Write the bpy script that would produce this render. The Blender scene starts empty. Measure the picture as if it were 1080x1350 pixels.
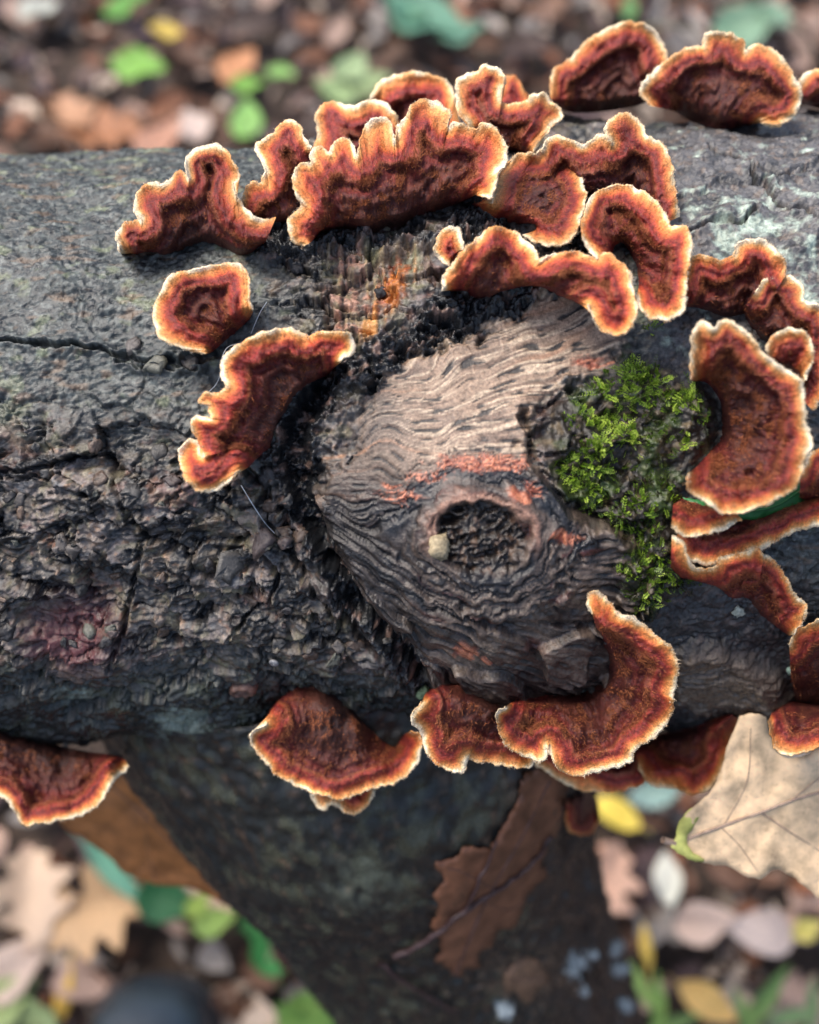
import bpy, bmesh, math, random
import numpy as np
from mathutils import Vector, Matrix, geometry
R_ = math.radians
random.seed(7)
scene = bpy.context.scene
COL = scene.collection

# ------------------------------------------------------------------ camera
PITCH = R_(63.0)
FPX = 1458.0                       # focal length in photograph pixels (1080 wide)
AXZ = 0.62                         # height of the log's axis above the ground
RT = Vector((1, 0, 0))
UP = Vector((0, math.sin(PITCH), math.cos(PITCH)))
FW = Vector((0, math.cos(PITCH), -math.sin(PITCH)))
def ray(px, py):
    return RT * ((px - 540) / FPX) + UP * ((675 - py) / FPX) + FW
AXD = 0.3625
CAM = Vector((0, 0, AXZ)) - ray(540, 582) * AXD
cd = bpy.data.cameras.new('camera'); cam = bpy.data.objects.new('camera', cd); COL.objects.link(cam)
cam.location = CAM
cam.rotation_euler = (math.pi / 2 - PITCH, 0, 0)
cd.sensor_fit = 'HORIZONTAL'; cd.sensor_width = 36.0
cd.lens = 36.0 * FPX / 1080.0
cd.clip_start = 0.01; cd.clip_end = 500
cd.dof.use_dof = True; cd.dof.focus_distance = 0.274; cd.dof.aperture_fstop = 8.2
scene.camera = cam

# ------------------------------------------------------------------ light
SUN_EL, SUN_AZ = R_(62), R_(-58)     # soft light through the canopy
w = bpy.data.worlds.new('World'); scene.world = w; w.use_nodes = True
nt = w.node_tree; bg = nt.nodes['Background']
sky = nt.nodes.new('ShaderNodeTexSky'); sky.sky_type = 'NISHITA'; sky.sun_disc = False
sky.sun_elevation = SUN_EL; sky.sun_rotation = SUN_AZ
sky.air_density = 1.0; sky.dust_density = 4.0; sky.ozone_density = 1.0
nt.links.new(sky.outputs[0], bg.inputs[0]); bg.inputs[1].default_value = 0.12
sd = bpy.data.lights.new('sun', 'SUN'); so = bpy.data.objects.new('sun', sd); COL.objects.link(so)
sd.energy = 1.5; sd.angle = R_(22); sd.color = (1.0, 0.95, 0.88)
sdir = Vector((math.sin(SUN_AZ) * math.cos(SUN_EL), math.cos(SUN_AZ) * math.cos(SUN_EL), math.sin(SUN_EL)))
so.rotation_euler = sdir.to_track_quat('Z', 'Y').to_euler(); so.location = (0, 0, 3)
vs = scene.view_settings
vs.view_transform = 'Standard'; vs.look = 'None'; vs.gamma = 1.0; vs.use_curve_mapping = False
vs.exposure = 1.12
scene.cycles.max_bounces = 5; scene.cycles.use_denoising = True

# ------------------------------------------------------------------ numpy noise
_rng = np.random.RandomState(11)
_perm = np.concatenate([_rng.permutation(256)] * 3).astype(np.int64)
_grad = _rng.normal(size=(256, 3)); _grad /= np.linalg.norm(_grad, axis=1)[:, None]
_grad = _grad.astype(np.float32)
def pn(x, y, z=0.0):
    x = np.asarray(x, np.float32); y = np.asarray(y, np.float32); z = np.zeros_like(x) + np.float32(z)
    xi = np.floor(x); yi = np.floor(y); zi = np.floor(z)
    xf = x - xi; yf = y - yi; zf = z - zi
    X = xi.astype(np.int64) & 255; Y = yi.astype(np.int64) & 255; Z = zi.astype(np.int64) & 255
    f = lambda t: t * t * t * (t * (t * 6 - 15) + 10)
    u, v, ww = f(xf), f(yf), f(zf)
    def c(dx, dy, dz):
        g = _grad[_perm[_perm[_perm[X + dx] + Y + dy] + Z + dz]]
        return g[..., 0] * (xf - dx) + g[..., 1] * (yf - dy) + g[..., 2] * (zf - dz)
    l = lambda a, b, t: a + (b - a) * t
    return 1.6 * l(l(l(c(0, 0, 0), c(1, 0, 0), u), l(c(0, 1, 0), c(1, 1, 0), u), v),
                   l(l(c(0, 0, 1), c(1, 0, 1), u), l(c(0, 1, 1), c(1, 1, 1), u), v), ww)
def fbm(x, y, z=0.0, o=4, g=0.5):
    s = 0; a = 1.0
    for i in range(o):
        s = s + a * pn(x * 2.03 ** i, y * 2.03 ** i, z + 7.3 * i); a *= g
    return s
def ridged(x, y, z=0.0, o=3):
    s = 0; a = 1.0
    for i in range(o):
        s = s + a * (1 - 2 * np.abs(pn(x * 2.1 ** i, y * 2.1 ** i, z + 5.1 * i))); a *= 0.5
    return s
def worley(x, y, seed=0):
    xi = np.floor(x).astype(np.int64); yi = np.floor(y).astype(np.int64)
    f1 = np.full(x.shape, 9.0, np.float32); f2 = f1.copy(); cid = np.zeros(x.shape, np.float32)
    for dx in (-1, 0, 1):
        for dy in (-1, 0, 1):
            cx = xi + dx; cy = yi + dy
            h = _perm[_perm[(cx + seed * 17) & 255] + (cy & 255)]
            h2 = _perm[h + 31 + seed]
            jx = cx + (h / 255.0); jy = cy + (h2 / 255.0)
            d = np.sqrt((x - jx) ** 2 + (y - jy) ** 2).astype(np.float32)
            nid = _perm[h + h2].astype(np.float32) / 255.0
            closer = d < f1
            f2 = np.where(closer, f1, np.minimum(f2, d)); cid = np.where(closer, nid, cid); f1 = np.where(closer, d, f1)
    return f1, f2, cid
def plates(x, y, seed, tilt=1.0):
    """cells whose tops lean each its own way: (lean + step height, edge distance, cell random)"""
    xi = np.floor(x).astype(np.int64); yi = np.floor(y).astype(np.int64)
    f1 = np.full(x.shape, 9.0, np.float32); f2 = f1.copy(); cid = np.zeros(x.shape, np.float32); vx = np.zeros(x.shape, np.float32); vy = vx.copy()
    for dx in (-1, 0, 1):
        for dy in (-1, 0, 1):
            cx = xi + dx; cy = yi + dy; h = _perm[_perm[(cx + seed * 17) & 255] + (cy & 255)]; h2 = _perm[h + 31 + seed]
            ox = x - cx - h / 255.0; oy = y - cy - h2 / 255.0; d = np.sqrt(ox ** 2 + oy ** 2).astype(np.float32)
            nid = _perm[h + h2].astype(np.float32) / 255.0; cl = d < f1
            f2 = np.where(cl, f1, np.minimum(f2, d)); cid = np.where(cl, nid, cid); vx = np.where(cl, ox, vx); vy = np.where(cl, oy, vy); f1 = np.where(cl, d, f1)
    tx = np.sin(cid * 91.7) * tilt; ty = np.cos(cid * 57.3) * tilt
    return (cid - 0.5) + vx * tx + vy * ty, f2 - f1, cid
def ss(a, b, x):
    t = np.clip((x - a) / (b - a), 0, 1); return t * t * (3 - 2 * t)
def seg_dist(x, y, pts):
    d = np.full(x.shape, 1e6, np.float32)
    for (x0, y0), (x1, y1) in zip(pts[:-1], pts[1:]):
        dx, dy = x1 - x0, y1 - y0
        t = np.clip(((x - x0) * dx + (y - y0) * dy) / (dx * dx + dy * dy + 1e-9), 0, 1)
        d = np.minimum(d, np.hypot(x - x0 - t * dx, y - y0 - t * dy))
    return d
def poly_sd(x, y, pts):            # > 0 inside
    p = list(pts) + [pts[0]]
    d = seg_dist(x, y, p); ins = np.zeros(x.shape, bool)
    for (x0, y0), (x1, y1) in zip(p[:-1], p[1:]):
        if y0 == y1: continue
        c = ((y0 > y) != (y1 > y)) & (x < (x1 - x0) * (y - y0) / (y1 - y0) + x0)
        ins ^= c
    return np.where(ins, d, -d)
def mix(a, b, t):
    return a + (b - a) * t
def cmix(c, col, m):
    return c + (np.asarray(col, np.float32)[None, :] - c) * m[:, None]

camv = np.array(CAM); rtv = np.array(RT); upv = np.array(UP); fwv = np.array(FW)
def project(P):
    q = P - camv; d = q @ fwv
    return 540 + FPX * (q @ rtv) / d, 675 - FPX * (q @ upv) / d, d
def unproject(px, py, d):
    px = np.asarray(px, float); py = np.asarray(py, float); d = np.asarray(d, float)
    return camv + d[..., None] * (((px - 540) / FPX)[..., None] * rtv + ((675 - py) / FPX)[..., None] * upv + fwv)

# ------------------------------------------------------------------ object helpers
def link(name, me, parent=None, mat=None):
    o = bpy.data.objects.new(name, me); COL.objects.link(o)
    if parent is not None: o.parent = parent
    if mat is not None and me is not None and len(me.materials) == 0: me.materials.append(mat)
    return o
def thing(name, label, cat, loc=(0, 0, 0), group=None):
    o = bpy.data.objects.new(name, None); COL.objects.link(o); o.location = loc
    o.empty_display_size = 0.01
    return tag(o, label, cat, group)
def tag(o, label=None, cat=None, group=None, kind=None):
    if label: o['label'] = label
    if cat: o['category'] = cat
    if group: o['group'] = group
    if kind: o['kind'] = kind
    return o
def np_mesh(name, V, F, attrs=None, smooth=True):
    """V (n,3), F (m,k) with k = 3 or 4"""
    V = np.ascontiguousarray(V, np.float32); F = np.ascontiguousarray(F, np.int32)
    me = bpy.data.meshes.new(name)
    m, k = F.shape
    me.vertices.add(len(V)); me.vertices.foreach_set('co', V.ravel())
    me.loops.add(m * k); me.loops.foreach_set('vertex_index', F.ravel())
    me.polygons.add(m); me.polygons.foreach_set('loop_start', np.arange(0, m * k, k, dtype=np.int32))
    me.update(calc_edges=True)
    me.polygons.foreach_set('use_smooth', np.full(m, smooth, bool))
    for nm, a in (attrs or {}).items():
        a = np.asarray(a, np.float32)
        if a.ndim == 2:
            at = me.attributes.new(nm, 'FLOAT_COLOR', 'POINT')
            at.data.foreach_set('color', np.ascontiguousarray(np.concatenate([a, np.ones((len(a), 1), np.float32)], 1)).ravel())
        else:
            at = me.attributes.new(nm, 'FLOAT', 'POINT'); at.data.foreach_set('value', np.ascontiguousarray(a))
    me.validate()
    return me
def grid_faces(nu, nv, closed_v=False):
    i = np.arange(nu - 1)[:, None]; j = np.arange(nv if closed_v else nv - 1)[None, :]
    j2 = (j + 1) % nv
    a = i * nv + j; b = i * nv + j2; c = (i + 1) * nv + j2; d = (i + 1) * nv + j
    return np.stack([a, b, c, d], -1).reshape(-1, 4)

# ------------------------------------------------------------------ materials
def new_mat(name):
    m = bpy.data.materials.new(name); m.use_nodes = True
    return m, m.node_tree, m.node_tree.nodes['Principled BSDF']
def node(nt, typ, **kw):
    n = nt.nodes.new(typ)
    for k, v in kw.items():
        if k == 'inp':
            for kk, vv in v.items(): n.inputs[kk].default_value = vv
        else: setattr(n, k, v)
    return n
def noise_node(nt, scale, detail=4, rough=0.55, vec=None):
    n = node(nt, 'ShaderNodeTexNoise', inp={'Scale': scale, 'Detail': detail, 'Roughness': rough})
    if vec is None:
        tc = node(nt, 'ShaderNodeTexCoord'); vec = tc.outputs['Object']
    nt.links.new(vec, n.inputs['Vector'])
    return n
def ramp(nt, stops, interp='LINEAR'):
    r = node(nt, 'ShaderNodeValToRGB'); r.color_ramp.interpolation = interp
    e = r.color_ramp.elements
    while len(e) < len(stops): e.new(0.5)
    for k, (p, c) in enumerate(stops):
        e[k].position = p; e[k].color = (*c, 1)
    return r
def bump(nt, b, height, strength, dist, prev=None):
    n = node(nt, 'ShaderNodeBump', inp={'Strength': strength, 'Distance': dist})
    nt.links.new(height, n.inputs['Height'])
    if prev is not None: nt.links.new(prev, n.inputs['Normal'])
    nt.links.new(n.outputs['Normal'], b.inputs['Normal'])
    return n.outputs['Normal']
def vary(nt, col, fac, lo, hi):
    """multiply a colour by a grey between lo and hi driven by fac"""
    mr = node(nt, 'ShaderNodeMapRange', inp={'From Min': 0.3, 'From Max': 0.7, 'To Min': lo, 'To Max': hi})
    nt.links.new(fac, mr.inputs['Value'])
    v = node(nt, 'ShaderNodeVectorMath', operation='SCALE')
    nt.links.new(col, v.inputs[0]); nt.links.new(mr.outputs[0], v.inputs['Scale'])
    return v.outputs[0]

def bark_material():
    m, nt, b = new_mat('wet_bark')
    a = node(nt, 'ShaderNodeAttribute', attribute_name='tint')
    r = node(nt, 'ShaderNodeAttribute', attribute_name='wet')
    n1 = noise_node(nt, 1400, 5, 0.6); n2 = noise_node(nt, 420, 4, 0.6)
    c = vary(nt, a.outputs['Color'], n1.outputs['Fac'], 0.62, 1.38)
    c = vary(nt, c, n2.outputs['Fac'], 0.85, 1.15)
    nt.links.new(c, b.inputs['Base Color'])
    mr = node(nt, 'ShaderNodeMapRange', inp={'From Min': 0, 'From Max': 1, 'To Min': 0.60, 'To Max': 0.22})
    nt.links.new(r.outputs['Fac'], mr.inputs['Value']); nt.links.new(mr.outputs[0], b.inputs['Roughness'])
    b.inputs['Specular IOR Level'].default_value = 0.5
    p = bump(nt, b, n2.outputs['Fac'], 0.25, 0.0004)
    bump(nt, b, n1.outputs['Fac'], 0.7, 0.0004, p)
    return m
M_BARK = bark_material()

def simple_mat(name, base, rough=0.5, scale=300, amt=0.3, spec=0.5, bmp=0.0, sss=0.0):
    m, nt, b = new_mat(name)
    n = noise_node(nt, scale, 4)
    rgb = node(nt, 'ShaderNodeRGB'); rgb.outputs[0].default_value = (*base, 1)
    c = vary(nt, rgb.outputs[0], n.outputs['Fac'], 1 - amt, 1 + amt)
    nt.links.new(c, b.inputs['Base Color']); b.inputs['Roughness'].default_value = rough
    b.inputs['Specular IOR Level'].default_value = spec
    if bmp: bump(nt, b, n.outputs['Fac'], 0.6, bmp)
    return m

def fungus_material(name, rim_only=False):
    m, nt, b = new_mat(name)
    rd = node(nt, 'ShaderNodeAttribute', attribute_name='rim_mm')
    sc = node(nt, 'ShaderNodeAttribute', attribute_name='arc_mm')
    oi = node(nt, 'ShaderNodeObjectInfo')
    n_big = noise_node(nt, 170, 3); n_mid = noise_node(nt, 700, 4, 0.6); n_fine = noise_node(nt, 2600, 3, 0.6)
    # zones follow the distance from the rim, shifted unevenly along the growth fronts
    add = node(nt, 'ShaderNodeMath', operation='MULTIPLY_ADD', inp={1: 0.9, 2: -0.45})
    nt.links.new(n_big.outputs['Fac'], add.inputs[0])
    add2 = node(nt, 'ShaderNodeMath', operation='MULTIPLY_ADD', inp={1: 1.5, 2: -0.75})
    nt.links.new(n_mid.outputs['Fac'], add2.inputs[0])
    su = node(nt, 'ShaderNodeMath', operation='ADD'); nt.links.new(add.outputs[0], su.inputs[0]); nt.links.new(add2.outputs[0], su.inputs[1])
    # no shift right at the rim
    mr = node(nt, 'ShaderNodeMapRange', inp={'From Min': 0.0, 'From Max': 4.0, 'To Min': 0.12, 'To Max': 1.0})
    nt.links.new(rd.outputs['Fac'], mr.inputs['Value'])
    mu = node(nt, 'ShaderNodeMath', operation='MULTIPLY'); nt.links.new(su.outputs[0], mu.inputs[0]); nt.links.new(mr.outputs[0], mu.inputs[1])
    tot = node(nt, 'ShaderNodeMath', operation='ADD'); nt.links.new(rd.outputs['Fac'], tot.inputs[0]); nt.links.new(mu.outputs[0], tot.inputs[1])
    dv = node(nt, 'ShaderNodeMath', operation='DIVIDE', inp={1: 20.0}); nt.links.new(tot.outputs[0], dv.inputs[0])
    r = ramp(nt, [(0.0, (0.88, 0.76, 0.55)), (0.022, (0.84, 0.62, 0.35)), (0.05, (0.68, 0.32, 0.10)), (0.095, (0.56, 0.160, 0.040)),
                  (0.135, (0.38, 0.056, 0.024)), (0.185, (0.170, 0.018, 0.018)), (0.235, (0.300, 0.040, 0.025)), (0.275, (0.240, 0.062, 0.028)),
                  (0.315, (0.090, 0.011, 0.012)), (0.38, (0.165, 0.026, 0.019)), (0.44, (0.080, 0.013, 0.012)), (0.50, (0.125, 0.034, 0.020)), (0.58, (0.070, 0.014, 0.012)), (0.72, (0.095, 0.030, 0.020)), (1.0, (0.036, 0.013, 0.011))])
    nt.links.new(dv.outputs[0], r.inputs['Fac'])
    # fine radial streaks
    cv = node(nt, 'ShaderNodeCombineXYZ')
    m1 = node(nt, 'ShaderNodeMath', operation='MULTIPLY', inp={1: 1.5}); nt.links.new(sc.outputs['Fac'], m1.inputs[0])
    m2 = node(nt, 'ShaderNodeMath', operation='MULTIPLY', inp={1: 0.28}); nt.links.new(rd.outputs['Fac'], m2.inputs[0])
    nt.links.new(m1.outputs[0], cv.inputs[0]); nt.links.new(m2.outputs[0], cv.inputs[1])
    st = noise_node(nt, 1.0, 3, 0.6, cv.outputs[0])
    c0 = vary(nt, r.outputs['Color'], st.outputs['Fac'], 0.80, 1.20)
    fd = node(nt, 'ShaderNodeMapRange', inp={'From Min': 3.0, 'From Max': 6.5, 'To Min': 0.0, 'To Max': 1.0}); nt.links.new(rd.outputs['Fac'], fd.inputs['Value'])
    mxc = node(nt, 'ShaderNodeMix', data_type='RGBA'); nt.links.new(fd.outputs[0], mxc.inputs[0]); nt.links.new(c0, mxc.inputs[6]); nt.links.new(r.outputs['Color'], mxc.inputs[7])
    c = mxc.outputs[2]
    c = vary(nt, c, n_fine.outputs['Fac'], 0.58, 1.42)
    c = vary(nt, c, n_mid.outputs['Fac'], 0.62, 1.38)
    hs = node(nt, 'ShaderNodeHueSaturation')
    mh = node(nt, 'ShaderNodeMapRange', inp={'From Min': 0, 'From Max': 1, 'To Min': 0.74, 'To Max': 1.22})
    nt.links.new(oi.outputs['Random'], mh.inputs['Value']); nt.links.new(mh.outputs[0], hs.inputs['Value'])
    nt.links.new(c, hs.inputs['Color']); nt.links.new(hs.outputs[0], b.inputs['Base Color'])
    b.inputs['Roughness'].default_value = 0.46
    b.inputs['Specular IOR Level'].default_value = 0.42
    p = bump(nt, b, n_mid.outputs['Fac'], 0.7, 0.0010)
    p = bump(nt, b, st.outputs['Fac'], 0.12, 0.0003, p)
    bump(nt, b, n_fine.outputs['Fac'], 0.8, 0.0004, p)
    return m
M_FUNGUS = fungus_material('zoned_felty_cap')
def hair_mat(name, lo, hi):
    m, nt, b = new_mat(name)
    a = node(nt, 'ShaderNodeAttribute', attribute_name='shade')
    r = ramp(nt, [(0, lo), (1, hi)]); nt.links.new(a.outputs['Fac'], r.inputs['Fac'])
    nt.links.new(r.outputs[0], b.inputs['Base Color']); b.inputs['Roughness'].default_value = 0.7
    b.inputs['Specular IOR Level'].default_value = 0.2
    return m
M_RIMHAIR = hair_mat('pale_rim_hair', (0.62, 0.34, 0.14), (0.90, 0.80, 0.62))
M_FELT = hair_mat('ginger_felt_hair', (0.13, 0.030, 0.018), (0.52, 0.19, 0.075))

# ------------------------------------------------------------------ ground
def soil_material():
    m, nt, b = new_mat('dark_soil')
    n = noise_node(nt, 40, 6, 0.65)
    r = ramp(nt, [(0.3, (0.018, 0.011, 0.008)), (0.55, (0.055, 0.035, 0.024)), (0.75, (0.12, 0.075, 0.05))])
    nt.links.new(n.outputs['Fac'], r.inputs['Fac']); nt.links.new(r.outputs[0], b.inputs['Base Color'])
    b.inputs['Roughness'].default_value = 0.8
    bump(nt, b, n.outputs['Fac'], 0.8, 0.02)
    return m
g1 = np.concatenate([-np.geomspace(80, 1.25, 22), np.linspace(-1.2, 1.2, 121), np.geomspace(1.25, 80, 22)])
GX, GY = np.meshgrid(g1, g1 + 0.2, indexing='ij')
def ground_h(x, y):
    x = np.asarray(x, np.float32); y = np.asarray(y, np.float32)
    return 0.018 * fbm(x * 4, y * 4, 3.0, 3)
GZ = ground_h(GX.ravel(), GY.ravel()) - 0.012
gme = np_mesh('ground', np.stack([GX.ravel(), GY.ravel(), GZ], 1), grid_faces(len(g1), len(g1)))
gme.polygons.foreach_set('use_smooth', np.ones(len(gme.polygons), bool))
tag(link('ground', gme, None, soil_material()), kind='structure')

# ------------------------------------------------------------------ log
LA = unproject(np.array(0.0), np.array(602.0), np.array(AXD)); LB = unproject(np.array(1080.0), np.array(561.0), np.array(AXD))
LC = (LA + LB) / 2
AX = (LB - LA) / np.linalg.norm(LB - LA)
TOC = camv - LC; TOC -= AX * (TOC @ AX); TOC /= np.linalg.norm(TOC)     # towards the camera, square to the axis
SIDE = np.cross(AX, TOC)                                               # towards the top of the picture
HALF = np.linalg.norm(LB - LA) / 2

# outlines of what lies on the log, in photograph pixels (looked up on the log's own surface)
PALE = [(478, 590), (470, 550), (500, 505), (540, 468), (600, 452), (680, 415), (745, 385), (800, 400), (822, 445), (810, 480), (745, 500), (705, 540), (690, 590), (645, 602), (560, 622), (480, 650), (455, 625)]
KNOT = [(425, 610), (480, 590), (560, 585), (640, 580), (690, 585), (735, 640), (765, 680), (830, 702), (852, 760), (835, 800), (880, 850), (862, 878), (800, 905), (745, 916), (690, 930), (625, 922), (575, 895), (556, 850), (515, 805), (465, 765), (425, 700)]
MOSSP = [(700, 560), (735, 520), (790, 500), (830, 470), (900, 490), (945, 530), (940, 600), (900, 650), (905, 760), (860, 812), (815, 790), (808, 715), (770, 680), (735, 640)]
CREV = [(455, 455), (425, 500), (392, 555), (385, 610), (405, 680), (445, 742), (478, 790), (530, 845), (556, 890)]
STRIP = [(425, 322), (545, 312), (575, 330), (548, 385), (500, 440), (470, 455), (425, 420)]

def log_detail(a, b, px, py):
    """height (mm), colour, wetness of the log's surface; a along the axis and b around it in mm"""
    n = len(a)
    wa = a + 4.0 * fbm(a / 18, b / 18, 1.0, 3); wb = b + 3.0 * fbm(a / 18, b / 18, 9.0, 3)
    jx = px + 9 * fbm(a / 7, b / 7, 21.0, 3); jy = py + 9 * fbm(a / 7, b / 7, 33.0, 3)
    # ---- masks
    kx = jx + 12 * fbm(a / 3.2, b / 3.2, 221.0, 3); ky = jy + 12 * fbm(a / 3.2, b / 3.2, 224.0, 3)
    sdp = poly_sd(kx, ky, PALE); sdk = poly_sd(kx, ky, KNOT); sds = poly_sd(px, py, KNOT)
    pale = ss(-5, 8, sdp) * (1 - ss(590, 650, py + 0.1 * (px - 560)))
    knot = ss(-5, 7, sdk)
    wood = np.maximum(ss(-5, 8, sdp), knot)
    moss = ss(-12, 18, poly_sd(jx, jy, MOSSP)) * (1 - 0.0 * wood)
    crev = seg_dist(jx, jy, CREV)
    strip = ss(-6, 10, poly_sd(jx, jy, STRIP))
    rough = np.clip(ss(500, 640, py - 0.15 * (px - 200)) + ss(330, 420, px) * ss(900, 700, px) , 0, 1) * (1 - 0.6 * ss(900, 980, py))
    rough = np.where(px > 860, 0.16, rough)
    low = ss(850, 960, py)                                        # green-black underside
    # ---- bark relief: flaking layers with ragged edges, short fissures, pits
    rough = rough * (1 - wood)
    fine = fbm(wa / 2.6, wb / 1.5, 4.0, 4, 0.6)
    rid = ridged(wa / 6.0, wb / 3.4, 6.0, 4)
    f1, f2, cid = worley(wa / 15 + 3.3 + 0.35 * fine, wb / 10 + 1.7 + 0.3 * rid, 1); e1 = f2 - f1
    g1_, g2_, cid2 = worley(wa / 4.4 + 8.1 + 0.3 * fine, wb / 3.4 + 2.2, 2); e2 = g2_ - g1_
    def terrace(q, lv):
        q = q * lv; k = np.floor(q); f = q - k
        return (k + ss(0.0, 0.16, f) + 0.22 * f) / lv, k
    te1, lev1 = terrace(fbm(wa / 26, wb / 15, 160.0, 5, 0.55) + 0.05 * fine, 3.0)
    te2, lev2 = terrace(fbm(wa / 9.5, wb / 6.0, 163.0, 4, 0.6), 2.4)
    dis = ss(-0.05, 0.4, pn(a / 21, b / 17, 165.0))          # plates only break apart here and there
    fis = np.abs(pn(wa / 30, wb / 6.5, 12.0)); fis_m = (1 - ss(0.0, 0.05, fis)) * ss(0.1, 0.5, pn(a / 25, b / 25, 14.0))
    broad = 1.3 * fbm(a / 34, b / 24, 2.0, 3)
    pits = ss(0.25, 0.65, fbm(a / 1.9, b / 1.5, 167.0, 3))
    h = broad * (1 - 0.6 * wood) + fine * mix(0.15, 0.22, rough) * (1 - 0.85 * wood) + rough * 0.12 * ridged(wa / 5, wb / 2.4, 191.0, 3)
    pock = ss(0.25, 0.6, fbm(wa / 12, wb / 7, 181.0, 4, .6))
    rgx = 0.20 * fbm(a / 9, b / 9, 201.0, 4, .5); rgy = 0.20 * fbm(a / 9, b / 9, 204.0, 4, .5)
    p1, pe1, pc1 = plates(a / 21 + 1.4 * rgx, b / 14 + 1.4 * rgy, 3, 1.3); p2, pe2, pc2 = plates(a / 9.5 + 1.5 * rgx, b / 6.2 + 1.5 * rgy, 5, 1.3)
    h += rough * (2.4 * te1 + 0.5 * te2 + 2.6 * p1 + 1.5 * p2 - 2.6 * (1 - ss(0.0, 0.055, pe1)) - 0.8 * (1 - ss(0.0, 0.06, pe2)) * ss(-.1, .4, pn(a / 12, b / 12, 207.0)) - 2.0 * pock + 0.10 * rid)
    h += (1 - rough) * (1 - wood) * (1.3 * te1 + 0.35 * te2 + 0.12 * rid - 0.45 * pits + 0.35 * p1 - 0.6 * (1 - ss(0, .04, pe1)) * ss(0, .4, pn(a / 14, b / 14, 209.0)))
    h -= 1.5 * fis_m * rough
    # ---- named cracks
    for pts, wd, dp in (([(-40, 436), (40, 447), (110, 452), (160, 468), (230, 474), (300, 462), (335, 450)], 5, 3.2),
                        ([(150, 470), (200, 482), (260, 476)], 4, 2.2),
                        ([(690, 545), (695, 600), (725, 640), (760, 672), (830, 696)], 8, 3.5),
                        ([(940, 190), (985, 208), (1010, 232), (1048, 262), (1090, 285)], 4, 2.6),
                        ([(905, 296), (940, 285), (985, 278), (1000, 262)], 5, 2.4), ([(1012, 228), (1050, 215), (1090, 212)], 3, 1.5),
                        ([(-10, 622), (60, 618), (95, 600), (140, 604), (148, 640)], 4, 2.2),
                        ([(300, 590), (345, 640), (350, 700), (385, 740), (430, 800), (500, 860)], 8, 3.0),
                        ([(150, 640), (190, 720), (160, 800), (150, 880)], 5, 2.2), ([(300, 850), (350, 800), (370, 760), (330, 735)], 4, 2.2)):
        dd = seg_dist(jx, jy, pts)
        h -= dp * (1 - ss(0, wd, dd)); h += 0.5 * dp * (1 - ss(wd, wd * 3.5, dd)) * ss(wd * 0.6, wd, dd) * 0.6
    # ---- black crusty ring round the bare wood
    ring = np.maximum(1 - ss(8, 46, np.abs(crev - 6)), (1 - ss(10, 40, np.abs(sdp + 16))) * ss(900, 640, px + 0.6 * (py - 400)) * ss(600, 470, py))
    for zx, zy, zrx, zry in ((480, 316, 130, 20), (372, 312, 48, 34), (628, 292, 56, 30), (600, 420, 60, 34), (700, 395, 60, 14), (760, 300, 30, 40)):  # black bark patches; those under brackets also paint in the brackets' shade
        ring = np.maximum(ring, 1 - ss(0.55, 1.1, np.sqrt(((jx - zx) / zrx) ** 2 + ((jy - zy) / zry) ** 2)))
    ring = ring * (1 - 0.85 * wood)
    crust = ridged(a / 3.4, b / 3.4, 41.0, 4)
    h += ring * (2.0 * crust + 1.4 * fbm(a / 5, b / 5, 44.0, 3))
    h -= 7.5 * (1 - ss(3, 24, crev)) * (1 - 0.3 * wood)
    # ---- the knot: a bulge with a torn lower lip, and wood grain that flows round the hole
    ex = ((px - 630) + 0.25 * (py - 690)) / 62.0; ey = ((py - 690) - 0.12 * (px - 630)) / 42.0
    er = np.sqrt(ex ** 2 + ey ** 2) + 0.24 * fbm(a / 6, b / 6, 50.0, 3)
    big = np.exp(-(((px - 640) / 205) ** 2 + ((py - 735) / 190) ** 2))
    wsm = ss(-16, 14, np.maximum(sds, sdp)); h += wsm * (1.0 + 15.0 * big) + wood * 1.0 + (1 - wsm) * 6.0 * big * ss(-120, 0, sds) * (1 - ss(840, 900, py))
    sx, sy = 225.0, 632.0
    rr = np.hypot(px - sx, py - sy); ang = np.arctan2(py - sy, px - sx)
    sw = 24 * fbm(a / 13, b / 13, 55.0, 2) * ss(680, 520, px) + 7 * fbm(a / 14, b / 14, 57.0, 2)
    g_far = ang * 430 + sw; l_far = rr
    g_ring = er * 52 + sw * 0.35; l_ring = np.arctan2(ey, ex) * 60
    kf = ss(1.2, 2.5, er)
    gm = mix(g_ring, g_far, kf) * 0.19; lm = mix(l_ring, l_far, kf) * 0.19
    gr1 = pn(gm / 0.62, lm / 15, 60.0); gr2 = pn(gm / 1.7, lm / 22, 63.0); gr3 = ridged(gm / 3.4, lm / 26, 66.0, 2)
    slot = ss(0.20, 0.42, pn(gm / 1.0, lm / 5.5, 69.0) + 0.15 * gr2)
    slot2 = ss(0.18, 0.40, pn(gm / 1.5, lm / 12, 71.0) + 0.15 * pn(gm / 4, lm / 9, 72.0))
    dark_w = np.clip(knot * ss(585, 650, py + 0.15 * (px - 600)), 0, 1)
    h += wood * (0.20 * gr1 + mix(0.10, 0.24, dark_w) * gr2 + mix(0.04, 0.12, dark_w) * gr3 - mix(0.32, 0.5, dark_w) * slot)
    h += dark_w * (0.30 * gr1 + 0.28 * gr2 + 0.28 * gr3 - 0.9 * slot2 + 0.5 * fbm(a / 5, b / 5, 73.0, 3))
    # splintered steps on the lower part of the knot
    stp = pn(gm / 7.0, lm / 17, 76.0); h += dark_w * ss(740, 800, py) * 3.4 * (ss(0.0, 0.06, stp) - 0.5)
    h -= dark_w * 2.4 * (1 - ss(0, 5, np.abs(seg_dist(jx, jy, [(705, 790), (760, 806), (815, 818)])))) 
    hole_rim = np.exp(-((er - 1.2) / 0.22) ** 2); inside = 1 - ss(0.78, 1.04, er)
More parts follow.
